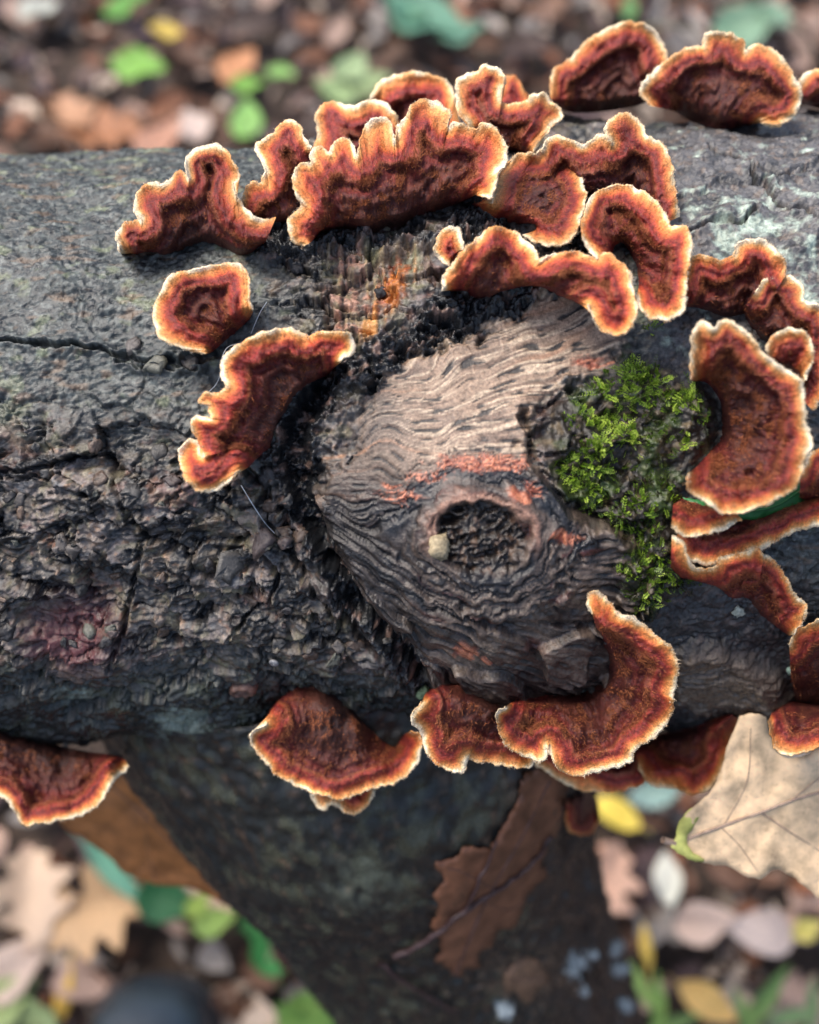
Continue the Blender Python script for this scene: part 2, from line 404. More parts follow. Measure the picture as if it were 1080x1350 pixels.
    h += 1.9 * hole_rim * (0.6 + 0.8 * pn(a / 8, b / 8, 80.0)) * (0.3 + 0.7 * ss(735, 680, py)) - inside * (4.6 - 2.0 * ridged(a / 5, b / 2.2 + a / 9, 82.0, 3))
    # ---- vertical ribs of the exposed strip above the knot
    rib = pn(a / 1.1 + 0.5 * pn(a / 5, b / 10, 85.0), b / 22, 86.0)
    h += strip * (0.6 * rib - 0.5 + 0.5 * fbm(a / 4, b / 5, 87.0, 3))
    # ---- moss cushion
    h += moss * (3.4 + 2.2 * fbm(a / 6, b / 6, 90.0, 3)) * (1 - 0.6 * wood)
    # ---- smoother broken stub low on the right
    stub = ss(-8, 20, poly_sd(jx, jy, [(880, 860), (950, 850), (1030, 890), (1048, 930), (1000, 955), (930, 950), (880, 930)]))
    sgr = pn(wb / 1.3, wa / 16, 93.0)
    h += stub * (4.0 + 0.5 * sgr)

    # ================= colour
    v1 = fbm(a / 9, b / 8, 101.0, 4); v2 = fbm(a / 3.0, b / 2.6, 104.0, 4); v3 = fbm(a / 22, b / 16, 107.0, 3); v4 = fbm(a / 1.3, b / 1.2, 109.0, 2)
    v5 = fbm(a / 2.2, b / 1.7, 171.0, 3, 0.6); v6 = fbm(a / 5.5, b / 4.5, 173.0, 3)
    hsh = 0.5 * pc1 + 0.5 * pc2
    c = np.tile(np.array([0.052, 0.060, 0.058], np.float32), (n, 1))
    c = cmix(c, (0.018, 0.022, 0.024), ss(-0.05, 0.4, v5 + 0.5 * v1) * 0.9)
    c = cmix(c, (0.135, 0.150, 0.140), ss(0.1, 0.6, -v5 + 0.5 * v3) * 0.7)
    c = cmix(c, (0.19, 0.215, 0.125), ss(0.2, 0.65, v6 + 0.8 * v3 - 0.1) * 0.55)
    c = cmix(c, (0.16, 0.105, 0.065), ss(0.3, 0.7, fbm(a / 9, b / 3, 111.0, 3)) * 0.6)
    br = rough * (1 - low)
    cb = np.tile(np.array([0.100, 0.088, 0.074], np.float32), (n, 1))
    cb = cmix(cb, (0.140, 0.125, 0.122), ss(0.3, 0.7, hsh) * 0.8)
    cb = cmix(cb, (0.13, 0.125, 0.08), ss(0.05, 0.5, v6) * 0.7)
    cb = cmix(cb, (0.21, 0.135, 0.085), ss(0.25, 0.6, v5 - 0.5 * v6) * 0.8)
    cb = cmix(cb, (0.11, 0.055, 0.050), ss(0.25, 0.5, v3 + 0.4 * v5) * 0.6)
    cb = cmix(cb, (0.066, 0.078, 0.088), ss(0.08, 0.45, -v6 + .2 * v5) * 0.75)
    cb = cmix(cb, (0.013, 0.014, 0.016), ss(-0.12, 0.28, v1 + 0.5 * v2))
    cb = cmix(cb, (0.24, 0.215, 0.18), ss(0.42, 0.8, -v5 + .3 * v2) * 0.7)
    cb = cb * np.array([[1.02, 0.95, 0.90]], np.float32) * (0.78 + 0.6 * pc2[:, None]); c = c + (cb - c) * br[:, None]
    red = np.exp(-(((px - 95) / 48) ** 2 + ((py - 845) / 40) ** 2)); c = cmix(c, (0.10, 0.028, 0.030), np.clip(red * 1.3, 0, 0.85))
    # underside
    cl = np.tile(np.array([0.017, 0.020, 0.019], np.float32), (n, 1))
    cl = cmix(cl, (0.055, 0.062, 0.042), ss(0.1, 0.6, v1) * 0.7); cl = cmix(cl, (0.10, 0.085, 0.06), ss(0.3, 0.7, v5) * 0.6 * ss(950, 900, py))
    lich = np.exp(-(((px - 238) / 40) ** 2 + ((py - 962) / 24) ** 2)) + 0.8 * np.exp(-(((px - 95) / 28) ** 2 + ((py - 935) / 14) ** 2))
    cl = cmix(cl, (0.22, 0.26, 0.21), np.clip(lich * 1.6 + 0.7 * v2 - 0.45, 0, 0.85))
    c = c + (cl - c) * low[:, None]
    # right-hand bark: grey with mint lichen
    rgt = ss(840, 900, px) * ss(560, 480, py)
    cr = np.tile(np.array([0.100, 0.097, 0.098], np.float32), (n, 1))
    cr = cmix(cr, (0.05, 0.05, 0.052), ss(0.0, 0.5, v1)); cr = cmix(cr, (0.17, 0.12, 0.085), ss(0.15, 0.6, v2) * 0.5)
    lr = np.exp(-(((px - 990) / 75) ** 2 + ((py - 290) / 50) ** 2)) + 0.9 * np.exp(-(((px - 1075) / 30) ** 2 + ((py - 380) / 50) ** 2))
    cr = cmix(cr, (0.40, 0.48, 0.40), np.clip(lr * 1.25 + 1.2 * v6 + .5 * v5 - 0.55, 0, 0.88))
    c = c + (cr - c) * rgt[:, None]
    rl = ss(850, 890, px) * ss(760, 790, py) * (1 - ss(955, 985, py))
    cs = np.tile(np.array([0.035, 0.036, 0.038], np.float32), (n, 1)); cs = cmix(cs, (0.10, 0.085, 0.08), ss(0.1, 0.6, v2))
    cs = cmix(cs, (0.095, 0.072, 0.055), stub); cs = cmix(cs, (0.16, 0.125, 0.095), stub * ss(0.1, 0.6, sgr + .4 * v2))
    c = c + (cs - c) * rl[:, None]
    # black crust with blue-grey and rosy-brown crumbs, and the shade painted under brackets
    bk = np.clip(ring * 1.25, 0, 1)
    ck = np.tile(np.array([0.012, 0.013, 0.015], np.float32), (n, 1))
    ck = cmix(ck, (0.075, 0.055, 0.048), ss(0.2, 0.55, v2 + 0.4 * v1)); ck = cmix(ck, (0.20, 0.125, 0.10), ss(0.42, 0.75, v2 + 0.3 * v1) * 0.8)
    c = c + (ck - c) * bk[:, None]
    # bare wood
    cw = np.tile(np.array([0.300, 0.215, 0.158], np.float32), (n, 1))
    cw = cmix(cw, (0.50, 0.40, 0.30), ss(0.0, 0.5, gr1 + 0.6 * gr2)); cw = cmix(cw, (0.13, 0.088, 0.068), ss(0.05, 0.5, -gr1 + .5 * gr2 + 0.25 * v1) * .8)
    cw = cmix(cw, (0.085, 0.064, 0.054), 0.85 * ss(600, 470, px + 0.25 * (600 - py))); cw = cw * np.array([[0.92, 0.88, 0.84]], np.float32); cw = cmix(cw, (0.36, 0.19, 0.11), 0.6 * ss(0.3, 0.6, pn(gm / 3.0, lm / 30, 120.0)))
    cw = cmix(cw, (0.022, 0.021, 0.022), slot * 0.95)
    cd_ = np.tile(np.array([0.115, 0.084, 0.068], np.float32), (n, 1))
    cd_ = cmix(cd_, (0.24, 0.18, 0.14), ss(0.05, 0.45, gr1 + 0.25 * gr2) * 0.85); cd_ = cmix(cd_, (0.030, 0.026, 0.026), ss(0.1, 0.45, -gr1) * .7); cd_ = cmix(cd_, (0.018, 0.017, 0.019), ss(-0.05, 0.4, gr2 + 0.5 * v1))
    cd_ = cmix(cd_, (0.015, 0.015, 0.017), slot2 * 0.75); cd_ = cmix(cd_, (0.12, 0.035, 0.030), 0.6 * ss(0.35, 0.6, pn(gm / 2.5, lm / 15, 122.0)))
    cd_ = cmix(cd_, (0.22, 0.165, 0.125), 0.6 * ss(0.1, 0.5, v1 + .5 * v3) * ss(720, 800, py))
    tl = ss(-70, 30, (px - 560) - 0.2 * (py - 700)); cd_ = cmix(cd_, (0.016, 0.016, 0.018), 0.72 * (1 - tl)); cd_ = cd_ * (0.62 + 0.3 * ss(-.2, .5, v1))[:, None]
    cw = cw + (cd_ - cw) * dark_w[:, None]
    # dark band of healed wood hugging the top of the hole
    band = np.exp(-((er - 1.75) / 0.28) ** 2) * ss(705, 660, py); cw = cmix(cw, (0.020, 0.022, 0.026), np.clip(band * 1.2 + 0.5 * gr1 * band, 0, 0.9))
    cw = cmix(cw, (0.30, 0.165, 0.115), np.clip(np.exp(-((er - 1.12) / 0.12) ** 2) * ss(720, 660, py) * 1.1, 0, 0.85))
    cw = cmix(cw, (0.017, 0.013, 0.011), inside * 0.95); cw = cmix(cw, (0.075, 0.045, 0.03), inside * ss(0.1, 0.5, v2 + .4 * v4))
    c = c + (cw - c) * wood[:, None]
    # orange-red inner wood where the surface has flaked off
    org = 0
    for ox, oy, rx, ry, st in ((632, 607, 62, 11, 1.25), (560, 622, 35, 8, 0.7), (686, 640, 22, 12, 0.9), (738, 692, 20, 10, 1.0), (612, 828, 15, 13, 1.1), (778, 477, 28, 10, 1.1), (640, 838, 10, 6, .7), (525, 645, 35, 12, .6)):
        org = np.maximum(org, st * np.exp(-(((px - ox) / rx) ** 2 + ((py - oy) / ry) ** 2) ** 1.5) + 0.35 * gr1 * np.exp(-(((px - ox) / rx / 1.3) ** 2 + ((py - oy) / ry / 1.3) ** 2)))
    oo = ss(0.30, 1.0, org + 0.5 * v2 + 0.45 * gr1) * (1 - inside) * ss(0.08, 0.35, org); c = cmix(c, (0.30, 0.070, 0.035), oo * 0.8); c = cmix(c, (0.58, 0.22, 0.12), oo * ss(0.0, 0.4, gr1 + .4 * v5) * .75); c = cmix(c, (0.03, 0.02, 0.02), oo * ss(.15, .5, -gr1 + .4 * v5) * .8)
    # strip: tan, olive, rust
    cs = np.tile(np.array([0.135, 0.10, 0.075], np.float32), (n, 1))
    cs = cmix(cs, (0.36, 0.27, 0.15), ss(0.0, 0.5, rib) * 0.8); cs = cmix(cs, (0.20, 0.21, 0.12), ss(0.0, 0.5, v1) * 0.6)
    cs = cmix(cs, (0.40, 0.22, 0.16), ss(0.2, 0.6, v2 - v1) * ss(520, 470, px) * .8); cs = cmix(cs, (0.030, 0.026, 0.024), ss(0.15, 0.5, -rib + 0.4 * v2) * 0.8)
    rust = np.exp(-(((px - 518 + 0.35 * (py - 370)) / 24) ** 2 + ((py - 375) / 42) ** 2)); cs = cmix(cs, (0.30, 0.062, 0.014), ss(0.25, 1.0, rust + 0.5 * v2 + .3 * rib) * .85); cs = cmix(cs, (0.52, 0.18, 0.03), ss(0.5, 1.05, rust + 0.6 * v5 + .4 * rib) * .75); cs = cmix(cs, (0.03, 0.02, 0.018), ss(.2, .6, v5 - rib) * .6)
    rust2 = np.exp(-(((px - 487) / 14) ** 2 + ((py - 435) / 30) ** 2)); cs = cmix(cs, (0.52, 0.25, 0.08), ss(0.35, 0.8, rust2 + 0.4 * rib))
    c = c + (cs - c) * strip[:, None]
    cm = np.tile(np.array([0.018, 0.014, 0.011], np.float32), (n, 1)); cm = cmix(cm, (0.10, 0.075, 0.045), ss(0.1, 0.5, v2)); cm = cmix(cm, (0.045, 0.075, 0.015), ss(0.0, 0.5, v1) * 0.7)
    c = c + (cm - c) * (moss * (1 - 0.6 * wood))[:, None]
    wet = np.clip(0.58 + 0.4 * ring + 0.35 * v1 + 0.2 * low - 0.25 * pale + 0.15 * dark_w, 0, 1)
    return h, np.clip(c * (1 + 0.35 * v4[:, None]), 0.004, 0.9), wet

def dense(lo, hi, step, far, k):
    n = int((hi - lo) / step); mid = np.linspace(lo, hi, n)
    ext = np.geomspace(step * 2, far, k)
    return np.concatenate([lo - ext[::-1], mid, hi + ext])
uu = dense(-0.152, 0.152, 0.00037, 0.42, 26)
tmid = np.linspace(R_(-86), R_(86), 780); tout = np.linspace(R_(88), R_(272), 40)
tt = np.concatenate([tmid, tout])
U, T = np.meshgrid(uu, tt, indexing='ij'); U = U.ravel(); T = T.ravel()
def log_radius(u, t):
    k = np.clip((u + HALF) / (2 * HALF), -1.0, 2.0)
    lump = 0.0022 * pn(u * 9, np.cos(t) * 1.3, np.sin(t) * 1.3 + 4)
    return mix(0.0915, 0.0965, k) + lump
RAD = log_radius(U, T)
DIRN = np.cos(T)[:, None] * TOC + np.sin(T)[:, None] * SIDE
P0 = LC + U[:, None] * AX + RAD[:, None] * DIRN
PX, PY, PD = project(P0 + DIRN * 0.003)
infr = (np.abs(U) < 0.153) & (np.cos(T) > 0.04)
H = np.zeros(len(U), np.float32); Cc = np.tile(np.array([0.06, 0.05, 0.045], np.float32), (len(U), 1)); Wt = np.full(len(U), 0.4, np.float32)
ii = np.where(infr)[0]
H[ii], Cc[ii], Wt[ii] = log_detail((U[ii] * 1000).astype(np.float32), (T[ii] * 93).astype(np.float32), PX[ii].astype(np.float32), PY[ii].astype(np.float32))
jj = np.where(~infr)[0]
H[jj] = 1.5 * fbm(U[jj] * 40, np.cos(T[jj]) * 3, 5.0, 4) + 1.5 * ridged(U[jj] * 60, np.sin(T[jj]) * 4, 8.0, 3)
edge_fade = ss(R_(86), R_(76), np.abs(np.where(T > math.pi, T - 2 * math.pi, T))); H = H * np.where(infr, 0.25 + 0.75 * edge_fade, 1)
PL = P0 + DIRN * (H[:, None] * 0.001)
# close both sawn ends
nt_ = len(tt); Fq = grid_faces(len(uu), nt_, True)
base = thing('fallen_log', 'thick wet fallen log with bark, a bare knot and a descending limb', 'log', tuple(float(v) for v in (LC - np.array([0, 0, 0.1]))))
OFF = LC - np.array([0, 0, 0.1])
ends = [LC + uu[0] * AX, LC + uu[-1] * AX]
V = np.concatenate([PL, np.array(ends)]); nv0 = len(PL)
Cc2 = np.concatenate([Cc, np.array([[.2, .14, .09]] * 2, np.float32)]); W2 = np.concatenate([Wt, [0.2, 0.2]])
cap = []
for e, row in ((0, 0), (1, len(uu) - 1)):
    for j in range(nt_):
        a0 = row * nt_ + j; a1 = row * nt_ + (j + 1) % nt_
        cap.append((nv0 + e, a1, a0, a0) if e == 0 else (nv0 + e, a0, a1, a1))
me = np_mesh('trunk', V - OFF, Fq[:, ::-1], {'tint': Cc2, 'wet': W2})
trunk = link('trunk', me, base, M_BARK)
for e, row in ((0, 0), (1, len(uu) - 1)):
    vv = np.concatenate([PL[row * nt_:(row + 1) * nt_], [ends[e]]]) - OFF
    ff = np.array([(nt_, j, (j + 1) % nt_) for j in range(nt_)])
    if e == 0: ff = ff[:, ::-1]
    endm = np_mesh('cut_end', vv, ff, {'tint': np.tile([[.22, .15, .09]], (nt_ + 1, 1)), 'wet': np.full(nt_ + 1, .2)}, False)
    link('cut_end', endm, base, M_BARK)

# ------------------------------------------------------------------ limb
def limb_axis(k):
    pts = [(455, 780, 0.402), (500, 960, 0.419), (560, 1130, 0.466), (640, 1300, 0.545), (700, 1420, 0.63), (745, 1500, 0.80), (775, 1560, 1.02)]
    k = np.asarray(k) * (len(pts) - 1)
    i = np.clip(k.astype(int), 0, len(pts) - 2); f = k - i
    Q = np.array([unproject(np.array(float(p[0])), np.array(float(p[1])), np.array(p[2])) for p in pts])
    def cat(j): return Q[np.clip(j, 0, len(pts) - 1)]
    p0, p1, p2, p3 = cat(i - 1), cat(i), cat(i + 1), cat(i + 2); f = f[:, None]
    return 0.5 * (2 * p1 + (p2 - p0) * f + (2 * p0 - 5 * p1 + 4 * p2 - p3) * f ** 2 + (3 * p1 - p0 - 3 * p2 + p3) * f ** 3)
NK = 420; NT = 330
kk = np.linspace(0, 1, NK); axp = limb_axis(kk); tan = np.gradient(axp, axis=0); tan /= np.linalg.norm(tan, axis=1)[:, None]
arc = np.concatenate([[0], np.cumsum(np.linalg.norm(np.diff(axp, axis=0), axis=1))])
toc = camv - axp; toc -= tan * (toc * tan).sum(1)[:, None]; toc /= np.linalg.norm(toc, axis=1)[:, None]
sid = np.cross(tan, toc)
th = np.concatenate([np.linspace(R_(-100), R_(100), NT - 40), np.linspace(R_(102), R_(258), 40)])
K2, T2 = np.meshgrid(np.arange(NK), th, indexing='ij'); K2 = K2.ravel(); T2 = T2.ravel()
lr_ = 0.066 + 0.030 * np.exp(-(arc / 0.075) ** 2) + 0.012 * np.exp(-((arc - arc[-1]) / 0.08) ** 2)
d2 = np.cos(T2)[:, None] * toc[K2] + np.sin(T2)[:, None] * sid[K2]
a2 = (arc[K2] * 1000).astype(np.float32); b2 = (T2 * 66).astype(np.float32)
P2 = axp[K2] + d2 * lr_[K2][:, None]
X2, Y2, D2 = project(P2)
X2 = X2.astype(np.float32); Y2 = Y2.astype(np.float32)
rightside = ss(640, 740, X2 - 0.25 * (Y2 - 1150))
h2 = 1.6 * fbm(a2 / 30, b2 / 25, 140.0, 3) + 0.8 * fbm(a2 / 3.5, b2 / 3, 142.0, 4, .6) + 0.8 * ridged(a2 / 14, b2 / 6, 143.0, 3)
strand = ridged(b2 / 7 + 0.4 * pn(a2 / 20, b2 / 9, 144.0), a2 / 45, 146.0, 3)
h2 += rightside * 2.2 * strand + (1 - rightside) * 0.7 * ridged(a2 / 9, b2 / 7, 148.0, 3)
w1 = fbm(a2 / 8, b2 / 7, 150.0, 4); w2_ = fbm(a2 / 3, b2 / 3, 152.0, 3); w3 = fbm(a2 / 25, b2 / 20, 154.0, 3)
c2 = np.tile(np.array([0.020, 0.023, 0.022], np.float32), (len(a2), 1))
c2 = cmix(c2, (0.075, 0.080, 0.054), ss(0.05, 0.6, w1 + 0.6 * w3) * 0.85); c2 = cmix(c2, (0.010, 0.011, 0.012), ss(0.1, 0.5, -w1 + .4 * w2_) * .7); c2 = cmix(c2, (0.075, 0.050, 0.035), ss(0.25, 0.6, w2_ - .3 * w1) * .6)
grn = np.exp(-(((X2 - 480) / 50) ** 2 + ((Y2 - 1160) / 40) ** 2)); c2 = cmix(c2, (0.15, 0.17, 0.125), np.clip(grn * (0.6 + 0.9 * w2_) - 0.1, 0, 0.7))
cR = np.tile(np.array([0.045, 0.035, 0.030], np.float32), (len(a2), 1)); cR = cmix(cR, (0.13, 0.075, 0.05), ss(0.2, 0.7, w1 + .4 * w2_)); cR = cmix(cR, (0.013, 0.012, 0.013), ss(0.1, 0.5, -strand * .4 + w3 + 0.3))
c2 = c2 + (cR - c2) * rightside[:, None]
tanp = np.exp(-(((X2 - 690) / 60) ** 2 + ((Y2 - 1285) / 40) ** 2)); c2 = cmix(c2, (0.22, 0.14, 0.09), np.clip(1.2 * tanp + w2_ - 0.55, 0, 0.8))
wl = 0
for lx, ly, lw in ((752, 1270, 16), (768, 1255, 8), (803, 1252, 10), (806, 1278, 9), (816, 1325, 9), (663, 1327, 12), (760, 1300, 8)):
    wl = np.maximum(wl, np.exp(-(((X2 - lx) / lw) ** 2 + ((Y2 - ly) / lw / 1.2) ** 2)))
wl2 = ss(0.35, 0.8, wl * (1 + 0.9 * w2_)); c2 = cmix(c2, (0.55, 0.61, 0.60), wl2); h2 += 1.5 * wl2
PLb = P2 + d2 * (h2[:, None] * 0.001)
link('limb', np_mesh('limb', PLb - OFF, grid_faces(NK, NT, True), {'tint': np.clip(c2 * 0.8, .004, .9), 'wet': np.clip(0.72 + .4 * w1, 0, 1)}), base, M_BARK)

# ------------------------------------------------------------------ depth of the wood along a picture ray (only used to set things ON the wood)
GS = 4
def depth_map(P, facing, x0=-120, x1=1200, y0=-60, y1=1420):
    px, py, d = project(P); ok = facing & (px > x0) & (px < x1) & (py > y0) & (py < y1)
    nx = (x1 - x0) // GS; ny = (y1 - y0) // GS
    g = np.full((ny, nx), np.inf)
    np.minimum.at(g, (((py[ok] - y0) // GS).astype(int).clip(0, ny - 1), ((px[ok] - x0) // GS).astype(int).clip(0, nx - 1)), d[ok])
    return g, x0, y0
def fill(g, it=260):
    g = g.copy(); known = np.isfinite(g); g[~known] = 0
    for _ in range(it):
        if known.all(): break
        s = np.zeros_like(g); c = np.zeros_like(g)
        for dy, dx in ((0, 1), (0, -1), (1, 0), (-1, 0)):
            s += np.roll(np.where(known, g, 0), (dy, dx), (0, 1)); c += np.roll(known.astype(float), (dy, dx), (0, 1))
        new = (~known) & (c > 0); g[new] = s[new] / c[new]; known |= new
    return g
def blur(g, n):
    for _ in range(n):
        p = np.pad(g, 1, mode='edge')
        g = (p[1:-1, 1:-1] * 2 + p[:-2, 1:-1] + p[2:, 1:-1] + p[1:-1, :-2] + p[1:-1, 2:]) / 6
    return g
_g, DX0, DY0 = depth_map(PL, np.einsum('ij,ij->i', DIRN, camv - P0) > 0.0)
DM = fill(_g); DMS = blur(DM, 6)
_g2, _, _ = depth_map(PLb, np.einsum('ij,ij->i', d2, camv - P2) > 0)
DL = fill(np.minimum(_g2, np.inf))
DALL = np.minimum(np.where(np.isfinite(_g), _g, 9), np.where(np.isfinite(_g2), _g2, 9)); DALL[DALL > 8] = np.inf; DALL = blur(fill(DALL), 2)
def samp(g, px, py):
    fx = np.clip((np.asarray(px, float) - DX0) / GS - 0.5, 0, g.shape[1] - 1.001); fy = np.clip((np.asarray(py, float) - DY0) / GS - 0.5, 0, g.shape[0] - 1.001)
    ix = fx.astype(int); iy = fy.astype(int); fx -= ix; fy -= iy
    return (g[iy, ix] * (1 - fx) + g[iy, ix + 1] * fx) * (1 - fy) + (g[iy + 1, ix] * (1 - fx) + g[iy + 1, ix + 1] * fx) * fy

# ------------------------------------------------------------------ bracket fungi
def resample(pts, n, smooth=0):
    p = np.array(pts, float)
    # Catmull-Rom then even spacing
    q = np.concatenate([[2 * p[0] - p[1]], p, [2 * p[-1] - p[-2]]])
    out = []
    for i in range(1, len(q) - 2):
        f = np.linspace(0, 1, 14, endpoint=False)[:, None]
        p0, p1, p2, p3 = q[i - 1], q[i], q[i + 1], q[i + 2]
        out.append(0.5 * (2 * p1 + (p2 - p0) * f + (2 * p0 - 5 * p1 + 4 * p2 - p3) * f ** 2 + (3 * p1 - p0 - 3 * p2 + p3) * f ** 3))
    out = np.concatenate(out + [p[-1:]])
    L = np.concatenate([[0], np.cumsum(np.linalg.norm(np.diff(out, axis=0), axis=1))])
    s = np.linspace(0, L[-1], n)
    return np.stack([np.interp(s, L, out[:, 0]), np.interp(s, L, out[:, 1])], 1), L[-1]
def smooth_line(p, n):
    for _ in range(n):
        q = p.copy(); q[1:-1] = (p[:-2] + 2 * p[1:-1] + p[2:]) / 4; p = q
    return p
PXMM = 0.19
FUNGI_GROUP = 'bracket fungi growing on the log'
fcount = [0]
def fungus(label, margin, basel, lift=9.0, lift_base=4.5, wlog=1.0, follow=False, ripple=1.0, felt=1.0, zone=1.0, dadd=0.0, seed=None, limb=False, white=1.0):
    k = fcount[0]; fcount[0] += 1; sd_ = (k + 1) * 13.7 if seed is None else seed
    rng = np.random.RandomState(100 + k)
    _, Lm = resample(margin, 10); ns = int(max(40, min(420, Lm / 2.4)))
    M, _ = resample(margin, ns); B, Lb = resample(basel, ns)
    s = np.linspace(0, Lm * PXMM, ns).astype(np.float32)
    # fine crenate edge
    tang = np.gradient(M, axis=0); tang /= np.linalg.norm(tang, axis=1)[:, None] + 1e-9
    nrm = np.stack([tang[:, 1], -tang[:, 0]], 1); flip = np.sign(((M - B) * nrm).sum() + 1e-9); nrm *= flip
    cren = 2.6 * pn(s / 1.9, s * 0 + sd_) + 1.6 * pn(s / 0.8, s * 0 + sd_ + 3); M = M + nrm * cren[:, None]
    Ms = smooth_line(M, int(ns * 0.9) + 20)
    Mm = smooth_line(M, int(ns * 0.12) + 4)
    dmap = DL if limb else DMS
    dB = samp(dmap, B[:, 0], B[:, 1]); dMl = samp(dmap, M[:, 0], M[:, 1]); dMl = np.convolve(np.pad(dMl, 6, mode='edge'), np.ones(13) / 13, 'valid')
    dmean = dB.mean()
    dM = wlog * dMl + (1 - wlog) * dmean
    nT = 36
    tv = np.concatenate([np.linspace(0, 0.16, 6, endpoint=False), np.linspace(0.16, 0.9, 21, endpoint=False), 1 - np.geomspace(0.1, 0.004, 9)])
    S, Tt = np.meshgrid(np.arange(ns), tv, indexing='ij'); t = Tt
    q1 = ss(0.15, 0.75, t)[..., None]; q2 = ss(0.55, 1.0, t)[..., None]
    tgt = Ms[S] + (Mm[S] - Ms[S]) * q1; tgt = tgt + (M[S] - tgt) * q2
    pos = B[S] + (tgt - B[S]) * t[..., None]
    smm = s[S].astype(np.float32)
    pf = pos.reshape(-1, 2); rim = np.empty(len(pf))
    for c0 in range(0, len(pf), 4000):
        rim[c0:c0 + 4000] = np.sqrt(((pf[c0:c0 + 4000, None, :] - M[None, ::2, :]) ** 2).sum(-1).min(1))
    rim = np.maximum(rim.reshape(t.shape) - 0.5, 0) * PXMM * (1 / zone)
    pxn = (pos[..., 0] * PXMM).astype(np.float32); pyn = (pos[..., 1] * PXMM).astype(np.float32)
    rim0 = rim; rim_c = rim + 1.0 * (1 - ss(0, 6, rim)) * np.clip(1.3 * fbm(smm / 7, smm * 0, sd_ + 61, 3) + 0.2 + (1 - white) * 0.9, -0.25, 1.6)
    # heights above the wood in mm
    up = ss(0, 0.17, t)
    dome = np.sin(np.clip((t - 0.05) / 0.95, 0, 1) * math.pi) * 0.9
    hgt = mix(-3.0, lift_base, up) + (lift - lift_base) * np.clip((t - 0.1) / 0.9, 0, 1) ** 0.8 + dome
    fold = fbm(pxn / 9.0, pyn / 9.0, sd_, 2)
    hgt = hgt + ripple * (2.6 * fold * t + 0.8 * pn(smm / 3.2, (rim / 9).astype(np.float32), sd_ + 5) * np.exp(-rim / 3.5))
    rw = rim + 0.9 * fbm(pxn / 8.0, pyn / 8.0, sd_ + 9, 2) + 0.35 * fbm(pxn / 2, pyn / 2, sd_ + 11, 2)
    conc = 0.30 * np.sin(rw * 2 * math.pi / 4.3 + 1.0) + 0.34 * (1 - 2 * np.abs(np.sin(rw * math.pi / 2.3)))
    sc1 = 6.0 * (1 + 0.35 * pn(pxn / 11, pyn / 11, sd_ + 21)); hgt = hgt + ripple * (3.0 * ss(sc1 + 1.2, sc1 - 0.4, rw) + 1.8 * ss(sc1 + 6.0, sc1 + 4.8, rw)) * ss(0.08, 0.3, t) + ripple * 0.9 * np.exp(-((rw - sc1 * 0.55) / 1.6) ** 2) * ss(0.3, 1.5, rim)
    rim_c = np.maximum(rim_c * 6.0 / np.clip(sc1, 3.5, 9) + (rw - rim) * ss(0.5, 3, rim), 0)
    hgt = hgt + ripple * 1.0 * conc * ss(0.1, 0.3, t) * ss(0.2, 2.2, rim)
    hgt = hgt + 0.75 * fbm(pxn / 2.0, pyn / 2.0, sd_ + 15, 4, 0.65) * ss(0.8, 3.5, rim) + 1.9 * fbm(pxn / 5.5, pyn / 5.5, sd_ + 18, 3) * ss(2, 6, rim)
    hgt = hgt + 0.7 * ss(2.6, 0.2, rim)                      # the rim turns up a little
    dw = mix(dB[:, None], dM[:, None], ss(0.0, 1.0, t)) - dadd * 0.001 * ss(0.05, .5, t)
    if follow: dw = samp(dmap, pos[..., 0], pos[..., 1]) - dadd * 0.001
    D = dw - hgt * 0.001
    P = unproject(pos[..., 0], pos[..., 1], D)
    thick = (mix(3.2, 1.0, ss(0.05, 0.95, t)) * ss(1.01, 0.97, t) + 0.45) * 0.001
    Pb = unproject(pos[..., 0], pos[..., 1], D + thick)
    # move the whole thing so that its Empty sits at its base
    o0 = P[:, 0].mean(0)
    root = thing('bracket_fungus', label, 'fungus', tuple(float(v) for v in o0), FUNGI_GROUP)
    P = P - o0; Pb = Pb - o0
    js = nT - 6                                              # cap / rim border column
    sub = np.linspace(0, nT - 1, 13).astype(int); 
    # cap: upper surface up to the rim, underside, closed at both ends
    top = P[:, :js + 1].reshape(-1, 3); ntp = js + 1
    under_cols = [c for c in sub if c < js] + [js]
    und = Pb[:, under_cols].reshape(-1, 3); nu_ = len(under_cols)
    Ft = grid_faces(ns, ntp); Fu = grid_faces(ns, nu_)[:, ::-1] + len(top)
    side = []
    for r0 in range(ns - 1):
        side.append((r0 * ntp, (r0 + 1) * ntp, len(top) + (r0 + 1) * nu_, len(top) + r0 * nu_))
    Vc = np.concatenate([top, und]); Fc = np.concatenate([Ft, Fu, np.array(side)])
    if flip < 0: Fc = Fc[:, ::-1]
    at = {'rim_mm': np.concatenate([rim_c[:, :js + 1].ravel(), np.full(len(und), 9.0)]), 'arc_mm': np.concatenate([smm[:, :js + 1].ravel(), smm[:, under_cols].ravel()])}
    link('cap', np_mesh('cap', Vc, Fc, at), root, M_FUNGUS)
    # rim: the pale growing edge, rounded
    rim_top = P[:, js:]; rim_bot = Pb[:, js:][:, ::-1]
    tip = unproject(M[:, 0] + nrm[:, 0] * 1.3, M[:, 1] + nrm[:, 1] * 1.3, D[:, -1] + thick[:, -1] * 0.5) - o0
    Vr = np.concatenate([rim_top, tip[:, None, :], rim_bot], 1); nr = Vr.shape[1]
    Fr = grid_faces(ns, nr)
    if flip < 0: Fr = Fr[:, ::-1]
    rr_ = np.concatenate([rim_c[:, js:], rim_c[:, -1:], rim_c[:, js:][:, ::-1]], 1)
    link('rim', np_mesh('rim', Vr.reshape(-1, 3), Fr, {'rim_mm': rr_.ravel(), 'arc_mm': np.repeat(s, nr)}), root, M_FUNGUS)
